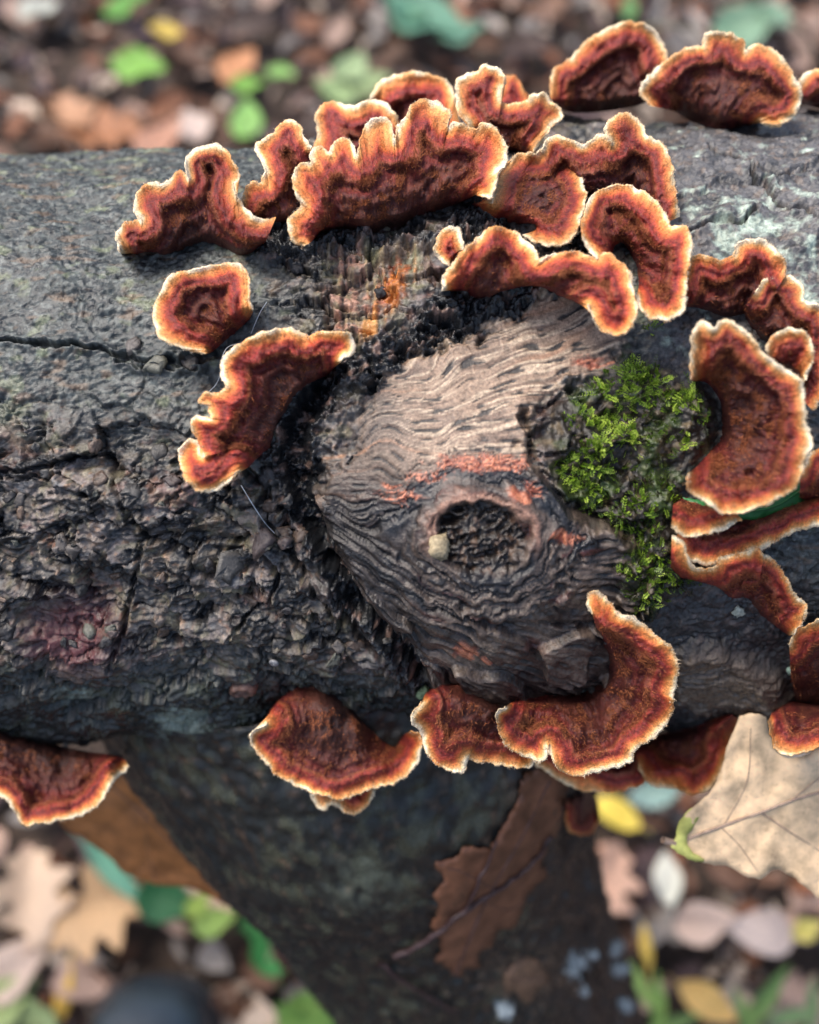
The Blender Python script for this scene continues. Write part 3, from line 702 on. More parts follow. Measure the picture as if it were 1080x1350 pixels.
    # hairs
    def hairs(roots, dirs, length, width, shade):
        n = len(roots); view = fwv
        sidev = np.cross(dirs, view + rng.normal(0, .4, (n, 3))); sidev /= np.linalg.norm(sidev, axis=1)[:, None] + 1e-9
        bend = rng.normal(0, 0.35, (n, 3)) * length[:, None]
        v = np.stack([roots - sidev * width[:, None], roots + sidev * width[:, None], roots + dirs * length[:, None] + bend], 1).reshape(-1, 3)
        return v, np.arange(3 * n).reshape(-1, 3), np.repeat(shade, 3)
    nh = int(Lm * 1.9 * white)
    si = rng.randint(1, ns - 1, nh); f = rng.rand(nh, 1)
    edge_pt = tip[si] * f + tip[si - 1] * (1 - f)
    inner = P[si, nT - 7]
    out = edge_pt - inner; out /= np.linalg.norm(out, axis=1)[:, None] + 1e-9
    rt = edge_pt - out * (rng.rand(nh, 1) ** 1.5) * 0.0012 - fwv * 0.00012
    dr = out + rng.normal(0, 0.45, (nh, 3)) - fwv * 0.5; dr /= np.linalg.norm(dr, axis=1)[:, None]
    v, fc, sh = hairs(rt, dr, rng.uniform(0.00012, 0.00042, nh) * np.clip(1 + 1.0 * pn(s[si] / 3.0, s[si] * 0, sd_ + 51), .25, 2), np.full(nh, 0.00005), rng.rand(nh) ** 0.7)
    tag(link('rim_hair', np_mesh('rim_hair', v, fc, {'shade': sh}, False), root, M_RIMHAIR), kind='stuff')
    # felt: tufted bands
    nf = int(Lm * 22 * felt)
    if nf > 10:
        si = rng.randint(1, ns - 1, nf * 5); ti = rng.randint(5, js - 1, nf * 5)
        rr2 = rim[si, ti]
        band = np.exp(-((rw[si, ti] - sc1[si, ti] - 0.2) / 1.0) ** 2) * ss(-0.35, 0.25, pn(pxn[si, ti] / 6, pyn[si, ti] / 6, sd_ + 33))
        dens = ss(2.0, 4.0, rr2) * np.clip(0.03 + 0.9 * band + 0.5 * ss(0.15, 0.5, fbm(pxn[si, ti] / 3.5, pyn[si, ti] / 3.5, sd_ + 31, 2)) * ss(4, 7, rr2), 0, 1)
        keep = rng.rand(nf * 5) < dens
        si, ti = si[keep][:nf], ti[keep][:nf]; n = len(si); rr2 = rim[si, ti]
        a, b_ = rng.rand(n, 1), rng.rand(n, 1)
        rt = P[si, ti] + (P[si - 1, ti] - P[si, ti]) * a + (P[si, ti + 1] - P[si, ti]) * b_
        out = P[si, np.minimum(ti + 3, nT - 1)] - P[si, ti - 2]; out /= np.linalg.norm(out, axis=1)[:, None] + 1e-9
        dr = out * 0.6 - fwv * 0.75 + rng.normal(0, 0.4, (n, 3)); dr /= np.linalg.norm(dr, axis=1)[:, None]
        v, fc, sh = hairs(rt, dr, rng.uniform(0.0003, 0.0011, n), np.full(n, 0.00007), np.clip(rng.rand(n) * 0.9 + 0.1 * pn(smm[si, ti] / 5, (rr2 / 5).astype(np.float32), sd_ + 40), 0, 1))
        tag(link('felt', np_mesh('felt', v, fc, {'shade': sh}, False), root, M_FELT), kind='stuff')
    return root

fungus('deeply lobed fungus with a tall rounded middle lobe on grey crest bark',
       [(158, 333), (154, 311), (166, 294), (187, 290), (177, 276), (182, 254), (195, 240), (212, 242), (224, 238), (236, 225), (249, 236), (245, 214), (257, 198), (280, 190), (296, 196), (308, 213), (315, 230), (307, 242), (312, 258), (324, 276), (347, 290), (364, 287)],
       [(160, 335), (200, 337), (219, 341), (255, 331), (284, 328), (318, 342), (349, 322)], wlog=0.2, lift=6, lift_base=5)
fungus('narrow twisted fungus folded like an S between the tall-lobed one and the largest cluster',
       [(318, 266), (330, 241), (345, 240), (348, 217), (337, 198), (345, 184), (361, 176), (366, 167), (381, 158), (395, 165), (400, 181), (411, 193)],
       [(330, 285), (352, 296), (375, 300), (392, 296), (398, 275), (404, 250), (412, 220)], wlog=0.2, lift=6, lift_base=3, ripple=0.8)
fungus('small lone fungus with pale rim around its top, below the crest on plain bark',
       [(268, 466), (241, 459), (212, 446), (204, 427), (203, 405), (215, 381), (224, 364), (248, 357), (284, 350), (311, 347), (328, 364), (328, 391), (333, 408)],
       [(276, 466), (298, 457), (316, 442), (329, 424), (334, 410)], lift=8, lift_base=5)
fungus('long crescent fungus with ragged notched rim beside the black crevice',
       [(314, 622), (297, 639), (273, 649), (251, 639), (239, 617), (237, 593), (251, 580), (264, 588), (267, 604), (264, 586), (256, 570), (253, 557), (261, 549), (277, 551), (275, 536), (262, 529), (271, 517), (283, 520), (297, 511), (291, 492), (297, 468), (321, 451), (345, 439), (381, 433), (408, 443), (422, 437), (444, 438), (463, 442), (467, 463), (449, 475)],
       [(318, 622), (340, 608), (360, 592), (381, 555), (398, 523), (422, 504), (449, 478)], lift=10, lift_base=6)
fungus('small plain fungus with arched rim behind the small lobes of the largest cluster',
       [(414, 200), (420, 175), (416, 157), (425, 140), (432, 135), (467, 139), (487, 132), (505, 135), (520, 147), (527, 165)],
       [(424, 212), (450, 220), (485, 215), (522, 200)], wlog=0.2, lift=2, lift_base=0, dadd=-2, felt=.4)
fungus('low arched fungus half hidden behind the back of the largest cluster',
       [(489, 132), (497, 112), (515, 102), (545, 94), (570, 100), (587, 106), (597, 120), (606, 155)],
       [(500, 165), (530, 182), (570, 180), (606, 178)], wlog=0.2, lift=1, lift_base=-1, dadd=-5, felt=.3)
fungus('largest fungus of the cluster, a broad fan with small frilled lobes along its upper edge',
       [(402, 324), (386, 318), (380, 292), (397, 272), (390, 255), (386, 235), (395, 217), (410, 214), (410, 200), (422, 192), (433, 201), (442, 187), (455, 182), (467, 192), (470, 206), (475, 187), (482, 167), (495, 155), (515, 160), (520, 188), (524, 167), (535, 155), (545, 137), (560, 131), (580, 136), (594, 150), (590, 166), (605, 162), (627, 170), (636, 163), (651, 166), (663, 184), (669, 200), (667, 217), (657, 225), (655, 239), (647, 261), (635, 258)],
       [(412, 318), (427, 306), (460, 304), (500, 307), (530, 301), (560, 287), (595, 274), (615, 264), (624, 256)], wlog=0.3, lift=11, lift_base=7, dadd=3, zone=1.15, felt=1.4)
fungus('dark little fungus sliver tucked behind the two-horned fungus',
       [(662, 120), (667, 102), (682, 101), (690, 119), (700, 132)], [(660, 142), (675, 146), (690, 146), (700, 146)], wlog=0.2, lift=0, lift_base=-1, dadd=-6, felt=.2, white=.3)
fungus('two-horned fungus with a deep scooped rim and a frilly tip pointing to bare bark',
       [(619, 167), (604, 145), (601, 123), (606, 102), (629, 95), (637, 86), (657, 90), (667, 105), (661, 117), (661, 133), (680, 137), (696, 133), (701, 125), (720, 124), (726, 135), (736, 139), (740, 156), (727, 164), (719, 180), (708, 197)],
       [(622, 180), (640, 192), (660, 202), (682, 204), (702, 206)], wlog=0.2, lift=4, lift_base=3, dadd=1)
fungus('ear-shaped fungus with a glowing red lower edge beside the largest cluster',
       [(650, 268), (658, 232), (668, 217), (682, 204), (698, 201), (708, 204), (713, 197), (733, 197), (753, 208), (763, 227), (771, 249), (772, 266), (765, 290), (757, 312), (737, 324), (710, 321), (689, 309)],
       [(622, 268), (640, 286), (660, 292), (682, 296), (700, 292), (706, 300), (700, 306)], lift=9, lift_base=5, dadd=0, ripple=0.8)
fungus('thumb-sized fungus bud next to the long wavy fungus',
       [(592, 353), (575, 338), (575, 322), (581, 308), (594, 298), (608, 306), (612, 329)], [(594, 352), (602, 348), (609, 342), (612, 333)], lift=7, lift_base=4, felt=.5)
fungus('long wavy fungus hanging over the pale bare wood',
       [(581, 383), (584, 369), (592, 353), (608, 333), (628, 316), (649, 300), (676, 304), (690, 316), (706, 329), (712, 340), (742, 333), (766, 333), (786, 343), (797, 333), (814, 343), (831, 360), (834, 381), (841, 408), (831, 432), (810, 442), (787, 429), (776, 401)],
       [(583, 384), (610, 386), (640, 396), (662, 386), (700, 379), (730, 389), (758, 394), (778, 398)], lift=11, lift_base=7, dadd=3, felt=1.3)
fungus('stacked double-layered fungus behind the ear-shaped rosette, with a pale scalloped edge',
       [(714, 200), (722, 183), (735, 179), (763, 189), (772, 191), (791, 177), (808, 187), (800, 176), (800, 163), (821, 149), (841, 158), (855, 179), (876, 193), (886, 218), (890, 249), (896, 286)],
       [(745, 262), (770, 262), (795, 262), (825, 262), (850, 270), (872, 296)], wlog=0.15, lift=6, lift_base=3, dadd=-2)
fungus('rosette fungus with a hairy eye-like hollow and a long hanging tail',
       [(786, 342), (772, 322), (768, 292), (779, 261), (807, 244), (834, 247), (855, 257), (875, 278), (884, 298), (903, 299), (913, 322), (906, 364), (903, 405), (882, 422), (852, 416), (838, 392)],
       [(808, 338), (813, 328), (820, 324), (826, 332), (831, 344), (836, 356), (840, 368), (842, 380)], lift=11, lift_base=5, dadd=2, felt=1.3)
fungus('fungus with a plain arched rim on the far crest, overlapped by its scalloped neighbour',
       [(726, 122), (730, 92), (753, 77), (770, 57), (802, 37), (830, 29), (858, 37), (876, 63), (882, 90)],
       [(726, 134), (753, 148), (805, 146), (850, 136), (872, 120)], wlog=0.2, lift=3, lift_base=3, dadd=-1)
fungus('fan-shaped fungus with scalloped lobes and concentric bands on the far crest',
       [(858, 139), (843, 121), (855, 101), (879, 80), (908, 63), (926, 62), (929, 46), (950, 42), (978, 52), (983, 67), (999, 59), (1027, 70), (1041, 91), (1057, 123), (1048, 151), (1024, 167), (1003, 162)],
       [(888, 146), (911, 160), (946, 170), (976, 168), (1000, 160)], wlog=0.2, lift=7, lift_base=5, dadd=2)
fungus('fungus on the far crest cut off by the picture edge, past the scalloped fan',
       [(1054, 106), (1062, 97), (1075, 93), (1095, 90), (1120, 96)], [(1056, 136), (1075, 142), (1095, 144), (1120, 142)], wlog=0.2, lift=3, lift_base=2, white=.6)
fungus('broad fungus with one tall hooded lobe beside the pale lichen patches',
       [(896, 372), (906, 342), (924, 336), (951, 344), (968, 334), (971, 321), (993, 315), (1016, 322), (1033, 344), (1036, 366)],
       [(902, 405), (930, 414), (960, 424), (988, 418), (1014, 396)], wlog=0.4, lift=7, lift_base=4)
fungus('ragged-edged fungus behind the small ring-lobed one, running past the picture edge',
       [(996, 385), (1007, 371), (1037, 364), (1058, 377), (1058, 392), (1070, 401), (1088, 404), (1098, 433), (1098, 480), (1088, 518), (1070, 540)],
       [(978, 408), (986, 435), (1002, 452), (1026, 462), (1040, 480), (1050, 500), (1052, 520)], lift=8, lift_base=5, dadd=1)
fungus('small ring-lobed fungus with an upright curled rim, peeping over the big fungus beside the moss',
       [(1010, 462), (1014, 450), (1025, 439), (1046, 433), (1067, 445), (1072, 472), (1062, 500)], [(1022, 488), (1034, 494), (1046, 500), (1056, 506)], lift=13, lift_base=8, dadd=2, felt=.8)
fungus('ragged little fungus directly under the large fungus beside the moss',
       [(885, 695), (908, 708), (936, 702), (956, 697), (978, 684)], [(888, 662), (906, 652), (938, 664), (965, 670)], lift=11, lift_base=5, wlog=.5)
fungus('band-like fungus stretching behind the green leaf towards the picture edge',
       [(890, 712), (905, 738), (935, 744), (970, 736), (1000, 726), (1026, 712), (1055, 699), (1100, 688)], [(900, 690), (935, 690), (975, 682), (1005, 676), (1040, 662), (1060, 655), (1100, 640)], lift=5, lift_base=3, wlog=.4, felt=.5)
fungus('curled fungus whose wavy thin rim loops over dark bark below the green leaf',
       [(886, 706), (900, 714), (907, 735), (917, 748), (940, 749), (952, 735), (984, 729), (998, 722), (1006, 732)],
       [(884, 752), (898, 764), (920, 768), (945, 776), (965, 792), (985, 790), (1000, 780)], lift=12, lift_base=5, wlog=.6, felt=.5)
fungus('orange-lined cupped fungus with a sharply cut rim at the lower right edge of the log',
       [(990, 742), (998, 733), (1013, 732), (1032, 754), (1048, 783), (1064, 802), (1052, 828), (1046, 836)],
       [(972, 786), (987, 796), (1003, 816), (1022, 828), (1040, 838)], lift=9, lift_base=4, wlog=.5)
fungus('dark maroon fungus mass hugging the log end at the picture edge',
       [(1040, 850), (1050, 832), (1062, 825), (1078, 819), (1100, 815), (1130, 812)], [(1044, 900), (1048, 925), (1060, 945), (1080, 952), (1105, 952), (1130, 950)], lift=9, lift_base=7, follow=True, dadd=2, white=.4)
fungus('maroon fungus with a brick-red edge beside the pale oak leaf',
       [(1013, 950), (1020, 982), (1038, 996), (1064, 990), (1090, 982), (1125, 985)], [(1018, 940), (1040, 925), (1065, 922), (1090, 925), (1125, 925)], lift=30, lift_base=16, wlog=0.1, dadd=14, white=.2)
fungus('maroon fungus just past the big crescent one at the picture edge',
       [(1056, 622), (1066, 600), (1082, 592), (1105, 596), (1130, 610)], [(1054, 660), (1070, 668), (1090, 670), (1110, 668), (1130, 664)], lift=9, lift_base=6, follow=True, white=.5)
fungus('large fungus with a hairy crescent hollow, curving round the moss',
       [(913, 500), (911, 466), (916, 431), (930, 424), (940, 434), (951, 423), (972, 427), (993, 448), (1007, 466), (1022, 478), (1046, 496), (1058, 507), (1061, 537), (1064, 561), (1071, 581), (1061, 611), (1049, 641), (1022, 659), (993, 670), (960, 678), (927, 661), (906, 643), (908, 623)],
       [(914, 503), (932, 508), (944, 531), (948, 556), (945, 577), (931, 596), (920, 614)], lift=15, lift_base=8, wlog=.7, dadd=4, felt=1.6, zone=1.1)
fungus('shell-shaped fungus with a thick furry purple-brown middle hanging below the bark',
       [(351, 955), (331, 967), (334, 983), (351, 1005), (366, 1022), (387, 1034), (409, 1044), (428, 1048), (448, 1054), (469, 1048), (493, 1039), (513, 1034), (532, 1027), (549, 1007), (556, 986), (553, 968), (541, 964)],
       [(356, 936), (375, 914), (399, 902), (433, 911), (457, 923), (474, 942), (498, 964), (505, 980), (528, 972)], lift=12, lift_base=7, wlog=0.25, dadd=3, zone=0.85, felt=1.2, ripple=.8)
fungus('tiny two-lobed fungus showing under the shell-shaped one',
       [(410, 1044), (414, 1058), (426, 1068), (438, 1060), (455, 1070), (469, 1073), (486, 1060), (494, 1044)], [(418, 1020), (440, 1026), (465, 1026), (488, 1018)], lift=20, lift_base=17, wlog=0.3, felt=.3)
fungus('fungus with a pale scalloped lower rim tucked under the torn wood lip',
       [(556, 925), (542, 947), (557, 968), (563, 993), (580, 1010), (609, 1018), (617, 1003), (647, 1006), (672, 1010), (697, 1012), (705, 1004)],
       [(562, 912), (590, 900), (620, 910), (655, 925), (690, 945), (705, 965)], lift=9, lift_base=5, wlog=0.2, dadd=1)
fungus('dull brown fungus strip low behind the big white-edged fungus',
       [(705, 1008), (738, 1027), (772, 1043), (813, 1043), (851, 1031), (862, 1018)], [(715, 985), (750, 985), (790, 985), (830, 980), (855, 978)], lift=3, lift_base=1, wlog=0.2, dadd=-2, white=.5)
fungus('dull maroon fungus strip reaching under the pale oak leaf',
       [(842, 1010), (859, 1035), (888, 1039), (917, 1047), (942, 1032), (962, 990), (975, 950)], [(838, 985), (868, 968), (905, 960), (935, 950), (962, 940)], lift=6, lift_base=3, wlog=0.2, dadd=-1, white=.4)
fungus('big white-edged fungus wrapping round the end of the torn knot wood',
       [(778, 806), (774, 792), (784, 779), (801, 789), (812, 806), (838, 816), (867, 839), (886, 856), (895, 881), (888, 914), (884, 943), (863, 972), (838, 987), (830, 1006), (801, 1014), (759, 1022), (734, 1010), (722, 986), (720, 1000), (705, 1002), (676, 989), (661, 972), (655, 943), (667, 932)],
       [(782, 812), (786, 830), (796, 850), (800, 875), (795, 895), (770, 912), (735, 915), (700, 918), (674, 926)], lift=13, lift_base=6, wlog=0.25, dadd=3, felt=1.3, zone=1.05)
fungus('purple-brown fungus shelf at the underside of the log with a torn pale edge',
       [(-60, 1030), (-20, 1046), (0, 1050), (12, 1059), (30, 1086), (63, 1084), (107, 1075), (132, 1057), (151, 1031), (170, 1010)],
       [(-60, 950), (-20, 958), (0, 962), (60, 978), (110, 990), (160, 996)], lift=8, lift_base=4, wlog=0.3, zone=.8)
fungus('dark red fungus nub on the limb below the white-edged fungus',
       [(746, 1070), (750, 1092), (763, 1101), (780, 1097), (791, 1078)], [(746, 1052), (760, 1045), (775, 1045), (788, 1054)], lift=6, lift_base=2, wlog=0.3, limb=True, zone=.4, white=.1, felt=.3)
# ---- NEXT
# ------------------------------------------------------------------ moss
def moss_material():
    m, nt, b = new_mat('moss_leaf')
    a = node(nt, 'ShaderNodeAttribute', attribute_name='shade')
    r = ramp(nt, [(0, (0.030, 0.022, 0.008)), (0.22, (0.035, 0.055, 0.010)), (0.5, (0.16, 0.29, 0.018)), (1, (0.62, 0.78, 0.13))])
    nt.links.new(a.outputs['Fac'], r.inputs['Fac']); nt.links.new(r.outputs[0], b.inputs['Base Color'])
    b.inputs['Roughness'].default_value = 0.38; b.inputs['Subsurface Weight'].default_value = 0.0
    tr = node(nt, 'ShaderNodeBsdfTranslucent'); nt.links.new(r.outputs[0], tr.inputs['Color'])
    mx = node(nt, 'ShaderNodeMixShader', inp={0: 0.3}); out = nt.nodes['Material Output']
    nt.links.new(b.outputs[0], mx.inputs[1]); nt.links.new(tr.outputs[0], mx.inputs[2]); nt.links.new(mx.outputs[0], out.inputs['Surface'])
    return m
M_MOSS = moss_material()
def surf(px, py, up_mm=0.0, g=None):
    d = samp(DALL if g is None else g, np.array([px, px + 6, px, px - 6, px]), np.array([py, py, py - 6, py, py + 6]))
    P = unproject(np.array([px, px + 6, px, px - 6, px]), np.array([py, py, py - 6, py, py + 6]), d)
    n = np.cross(P[1] - P[3], P[2] - P[4]); n /= np.linalg.norm(n)
    if n @ fwv > 0: n = -n
    return P[0] + n * up_mm * 0.001, n
def moss_clump(name, label, spots, seed):
    rng = np.random.RandomState(seed); V = []; F = []; S = []; nvv = 0
    for cx, cy, rx, ry, num, bright in spots:
        for _ in range(int(num * (0.35 if bright < 0.35 else 0.85))):
            px, py = rng.normal(cx, rx * 0.42), rng.normal(cy, ry * 0.42)
            P, n = surf(px, py, -0.6)
            rad_ = rtv * (px - cx) - upv * (py - cy); rad_ = rad_ / (np.linalg.norm(rad_) + 1e-6)
            d = n * rng.uniform(0.3, 1.0) + rad_ * 0.3 + upv * 0.3 - rtv * 0.15 + rng.normal(0, 0.55, 3); d /= np.linalg.norm(d)
            L = rng.uniform(0.0014, 0.0042) * rng.uniform(.8, 1.2); nseg = 9; droop = rng.normal(0, 0.35, 3) - n * 0.3
            br = np.clip(bright * 0.92 + rng.normal(0, 0.26) - 0.35 * (rng.rand() < 0.25), 0.0, 1.0)
            sd1 = np.cross(d, n + rng.normal(0, .3, 3)); sd1 /= np.linalg.norm(sd1) + 1e-9
            for q in range(nseg):
                f = (q + 1) / nseg
                c = P + d * L * f + droop * L * f * f * 0.5
                w_ = (0.00066 if q < nseg - 3 else 0.00066 * (nseg - q) / 3.6) * rng.uniform(.7, 1.2)
                for sg in (-1, 1):
                    tipv = c + sd1 * sg * w_ + d * w_ * 0.6 + n * w_ * rng.uniform(-0.1, 0.6)
                    wd = d * w_ * 0.34
                    mid = (c + tipv) / 2
                    V += [c - wd * 0.3, mid - wd + n * w_ * 0.18, tipv, mid + wd + n * w_ * 0.18]
                    F.append((nvv, nvv + 1, nvv + 2, nvv + 3)); nvv += 4
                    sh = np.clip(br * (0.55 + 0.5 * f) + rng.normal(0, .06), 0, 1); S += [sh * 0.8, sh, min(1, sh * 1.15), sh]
    V = np.array(V); o0 = V.mean(0)
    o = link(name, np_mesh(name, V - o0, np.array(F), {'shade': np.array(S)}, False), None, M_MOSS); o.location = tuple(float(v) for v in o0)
    tag(o, label, 'moss', kind='stuff'); return o
moss_clump('moss', 'bright green feathery moss cushion growing beside the bare knot wood',
           [(835, 492, 18, 18, 60, .85), (805, 515, 30, 14, 50, .8), (858, 500, 20, 16, 55, .85), (875, 525, 28, 16, 70, .8), (905, 530, 20, 18, 50, .75), (840, 522, 24, 16, 45, .7),
            (770, 555, 22, 14, 45, .8), (805, 560, 28, 16, 75, .95), (830, 575, 16, 18, 55, .95), (785, 590, 24, 16, 70, .9), (755, 620, 22, 22, 90, .8), (790, 612, 20, 20, 55, .75),
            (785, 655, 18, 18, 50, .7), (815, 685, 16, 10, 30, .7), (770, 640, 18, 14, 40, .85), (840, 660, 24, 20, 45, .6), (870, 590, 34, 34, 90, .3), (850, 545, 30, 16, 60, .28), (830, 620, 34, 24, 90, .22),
            (860, 640, 30, 34, 80, .3), (905, 580, 16, 14, 26, .7), (925, 555, 12, 16, 24, .55), (880, 650, 14, 24, 34, .55), (850, 700, 30, 24, 70, .45), (860, 740, 30, 28, 110, .6), (835, 750, 22, 22, 60, .55),
            (845, 790, 26, 24, 70, .5), (875, 770, 26, 14, 60, .6), (905, 772, 16, 10, 25, .55), (800, 500, 14, 8, 14, .8), (860, 432, 6, 12, 10, .7), (520, 968, 10, 6, 12, .8)], 5)

# ------------------------------------------------------------------ leaves
def leaf_material(name, spots=0.35):
    m, nt, b = new_mat(name)
    oi = node(nt, 'ShaderNodeObjectInfo')
    n1 = noise_node(nt, 120, 4, 0.6); n2 = noise_node(nt, 600, 3)
    c = vary(nt, oi.outputs['Color'], n1.outputs['Fac'], 0.52, 1.4)
    r = ramp(nt, [(0.30, (0.35, 0.30, 0.28)), (0.42, (1, 1, 1))]); nt.links.new(n2.outputs['Fac'], r.inputs['Fac'])
    mx = node(nt, 'ShaderNodeMix', data_type='RGBA', blend_type='MULTIPLY'); mx.inputs[0].default_value = spots
    nt.links.new(c, mx.inputs[6]); nt.links.new(r.outputs[0], mx.inputs[7])
    nt.links.new(mx.outputs[2], b.inputs['Base Color']); b.inputs['Roughness'].default_value = 0.42
    bump(nt, b, n1.outputs['Fac'], 0.4, 0.002)
    tr = node(nt, 'ShaderNodeBsdfTranslucent'); nt.links.new(mx.outputs[2], tr.inputs['Color'])
    ms = node(nt, 'ShaderNodeMixShader', inp={0: 0.18}); out = nt.nodes['Material Output']
    nt.links.new(b.outputs[0], ms.inputs[1]); nt.links.new(tr.outputs[0], ms.inputs[2]); nt.links.new(ms.outputs[0], out.inputs['Surface'])
    return m
M_LEAF = leaf_material('fallen_leaf')
def half_width(kind, x):
    if kind == 'oak': return (0.30 * math.sin(math.pi * min(1, x * 1.02 + 0.0)) ** 0.75 if 0 < x < 0.98 else 0) * (1 + 0.38 * math.sin(2 * math.pi * (3.6 * x + 0.15)))
    if kind == 'ovate': return 0.34 * math.sin(math.pi * x ** 0.72) ** 0.9 * (1 - 0.15 * x) if 0 < x < 1 else 0
    if kind == 'elliptic': return 0.25 * math.sin(math.pi * x) ** 0.8 if 0 < x < 1 else 0
    return 0.12 * math.sin(math.pi * x ** 0.9) if 0 < x < 1 else 0
def leaf_mesh(kind, seed, thick=0.006):
    rng = random.Random(seed); nx, ny = 22, 7; V = []; F = []
    cu = rng.uniform(-0.25, 0.35); tw = rng.uniform(-.5, .5); cr = rng.uniform(0.1, 0.55)
    for lay in (0, 1):
        for i in range(nx):
            x = i / (nx - 1); w_ = max(half_width(kind, x), 0.004) * (1 + rng.uniform(-.05, .05))
            for j in range(ny):
                y = (j / (ny - 1) * 2 - 1) * w_
                z = cu * (x - .5) ** 2 + cr * y * y * 2 + tw * y * (x - .5) + 0.02 * math.sin(9 * x + seed) + 0.035 * math.sin(14 * y + 5 * x + seed) - lay * thick + abs(y) * 0.12
                V.append((x - 0.5, y, z))
    for i in range(nx - 1):
        for j in range(ny - 1):
            a = i * ny + j; q = (a, a + ny, a + ny + 1, a + 1); F.append(q); F.append(tuple(v + nx * ny for v in q[::-1]))
    # stalk
    b0 = len(V)
    for i in range(4):
        x = -0.5 - i * 0.06
        for k in range(4):
            an = k * math.pi / 2; V.append((x, 0.010 * math.cos(an), 0.010 * math.sin(an) + 0.02 + cu * .25 + 0.02 * i))
    for i in range(3):
        for k in range(4): F.append((b0 + i * 4 + k, b0 + i * 4 + (k + 1) % 4, b0 + i * 4 + 4 + (k + 1) % 4, b0 + i * 4 + 4 + k))
    return np_mesh('fallen_leaf_' + kind, np.array(V), np.array(F))
KINDS = ['oak', 'ovate', 'elliptic', 'slender']
LEAVES = {k: [leaf_mesh(k, 10 * i + q) for q in range(3)] for i, k in enumerate(KINDS)}
for k in KINDS:
    for me_ in LEAVES[k]: me_.materials.append(M_LEAF)
PAL = {'rust brown': (0.26, 0.10, 0.045), 'pinkish tan': (0.46, 0.31, 0.24), 'dark brown': (0.060, 0.034, 0.026), 'mid brown': (0.17, 0.085, 0.050), 'pale beige': (0.58, 0.46, 0.36), 'purple brown': (0.095, 0.058, 0.060), 'greyish': (0.30, 0.265, 0.24)}
KW = {'oak': 'lobed oak leaf', 'ovate': 'broad oval leaf', 'elliptic': 'elliptic leaf', 'slender': 'slender leaf'}
def ground_pt(px, py, z=0.0):
    r = ray(px, py); t = (z - CAM.z) / r.z; return CAM + r * t
def put_leaf(kind, colname, px, py, size, rot, z=None, col=None, label=None, tilt=0.35, group=True, idx=None):
    p = ground_pt(px, py, 0.0 if z is None else z)
    if z is None: p.z = float(ground_h(np.array([p.x]), np.array([p.y]))[0]) + random.uniform(0.0, 0.022)
    o = bpy.data.objects.new('fallen_leaf', LEAVES[kind][random.randrange(3) if idx is None else idx]); COL.objects.link(o)
    o.location = p; size *= 1.25; o.scale = (size, size, size); o.rotation_euler = (random.uniform(-tilt, tilt), random.uniform(-tilt, tilt), rot)
    c = PAL[colname] if col is None else col; f = (random.uniform(0.7, 1.2) if py < 400 else random.uniform(0.9, 1.5)) if col is None else 1.1  # leaves before the log are lightened in colour to imitate stronger light
    o.color = (c[0] * f, c[1] * f, c[2] * f, 1)
    if label is None:
        where = 'on the ground behind the log' if py < 400 else ('in the litter beside the boot' if px < 560 else ('in the litter past the cupped fungus' if py < 900 else 'in the litter beneath the pale oak leaf'))
        sz = 'tiny ' if size < 0.036 else 'small ' if size < 0.046 else 'midsized ' if size < 0.057 else 'large '
        lie = ', flat' if abs(o.rotation_euler.x) + abs(o.rotation_euler.y) < 0.33 else ', tilted'
        label = f'{sz}{colname} {KW[kind]} {where}{lie}'; grp = label.split(',')[0].replace('leaf', 'leaves', 1)
    else: grp = None
    tag(o, label, 'leaf', grp)
    return o
# litter bed: the countless bits below the single leaves
rng = np.random.RandomState(3)
def litter_bed():
    V = []; F = []; S = []; nvv = 0; cols = np.array(list(PAL.values()))
    for _ in range(7600):
        x = rng.uniform(-1.05, 1.05); y = rng.uniform(-0.8, 1.45)
        z = 0.018 * float(0) + rng.uniform(-0.004, 0.012)
        L = rng.uniform(0.015, 0.05); an = rng.uniform(0, 6.28); ca, sa = math.cos(an), math.sin(an); wd = rng.uniform(.25, .5)
        t1, t2 = rng.normal(0, .3, 2); c = cols[rng.randint(len(cols))] * rng.uniform(.4, 1.2)
        pts = [(-.5, 0, 0), (-.2, -wd * .5, .08), (.25, -wd * .42, .1), (.5, 0, 0), (.25, wd * .42, .1), (-.2, wd * .5, .08)]
        for (lx, ly, lz) in pts:
            V.append((x + L * (lx * ca - ly * sa), y + L * (lx * sa + ly * ca), z + L * (lz * 1.5 + lx * t1 + ly * t2))); S.append(c)
        F += [(nvv, nvv + 1, nvv + 2, nvv + 3), (nvv, nvv + 3, nvv + 4, nvv + 5)]; nvv += 6
    V = np.array(V); V[:, 2] += ground_h(V[:, 0], V[:, 1])
    m, nt, b = new_mat('litter'); a = node(nt, 'ShaderNodeAttribute', attribute_name='tint'); n = noise_node(nt, 200, 3)
    nt.links.new(vary(nt, a.outputs['Color'], n.outputs['Fac'], .6, 1.3), b.inputs['Base Color']); b.inputs['Roughness'].default_value = 0.5
    o = link('leaf_litter', np_mesh('leaf_litter', V, np.array(F), {'tint': np.array(S)}, False), None, m)
    tag(o, 'bed of small brown leaf scraps covering the forest floor', 'leaf litter', kind='stuff')
litter_bed()
def in_bg(px, py):
    if py < 245: return True
    if px < 470 and py > 1000 + max(0, (px - 170)) * 1.15: return True
    if px > 690 and py > 1000 and px > 760 + (py - 1080) * 0.27: return True
    return px > 1020 and 650 < py < 830
n_put = 0
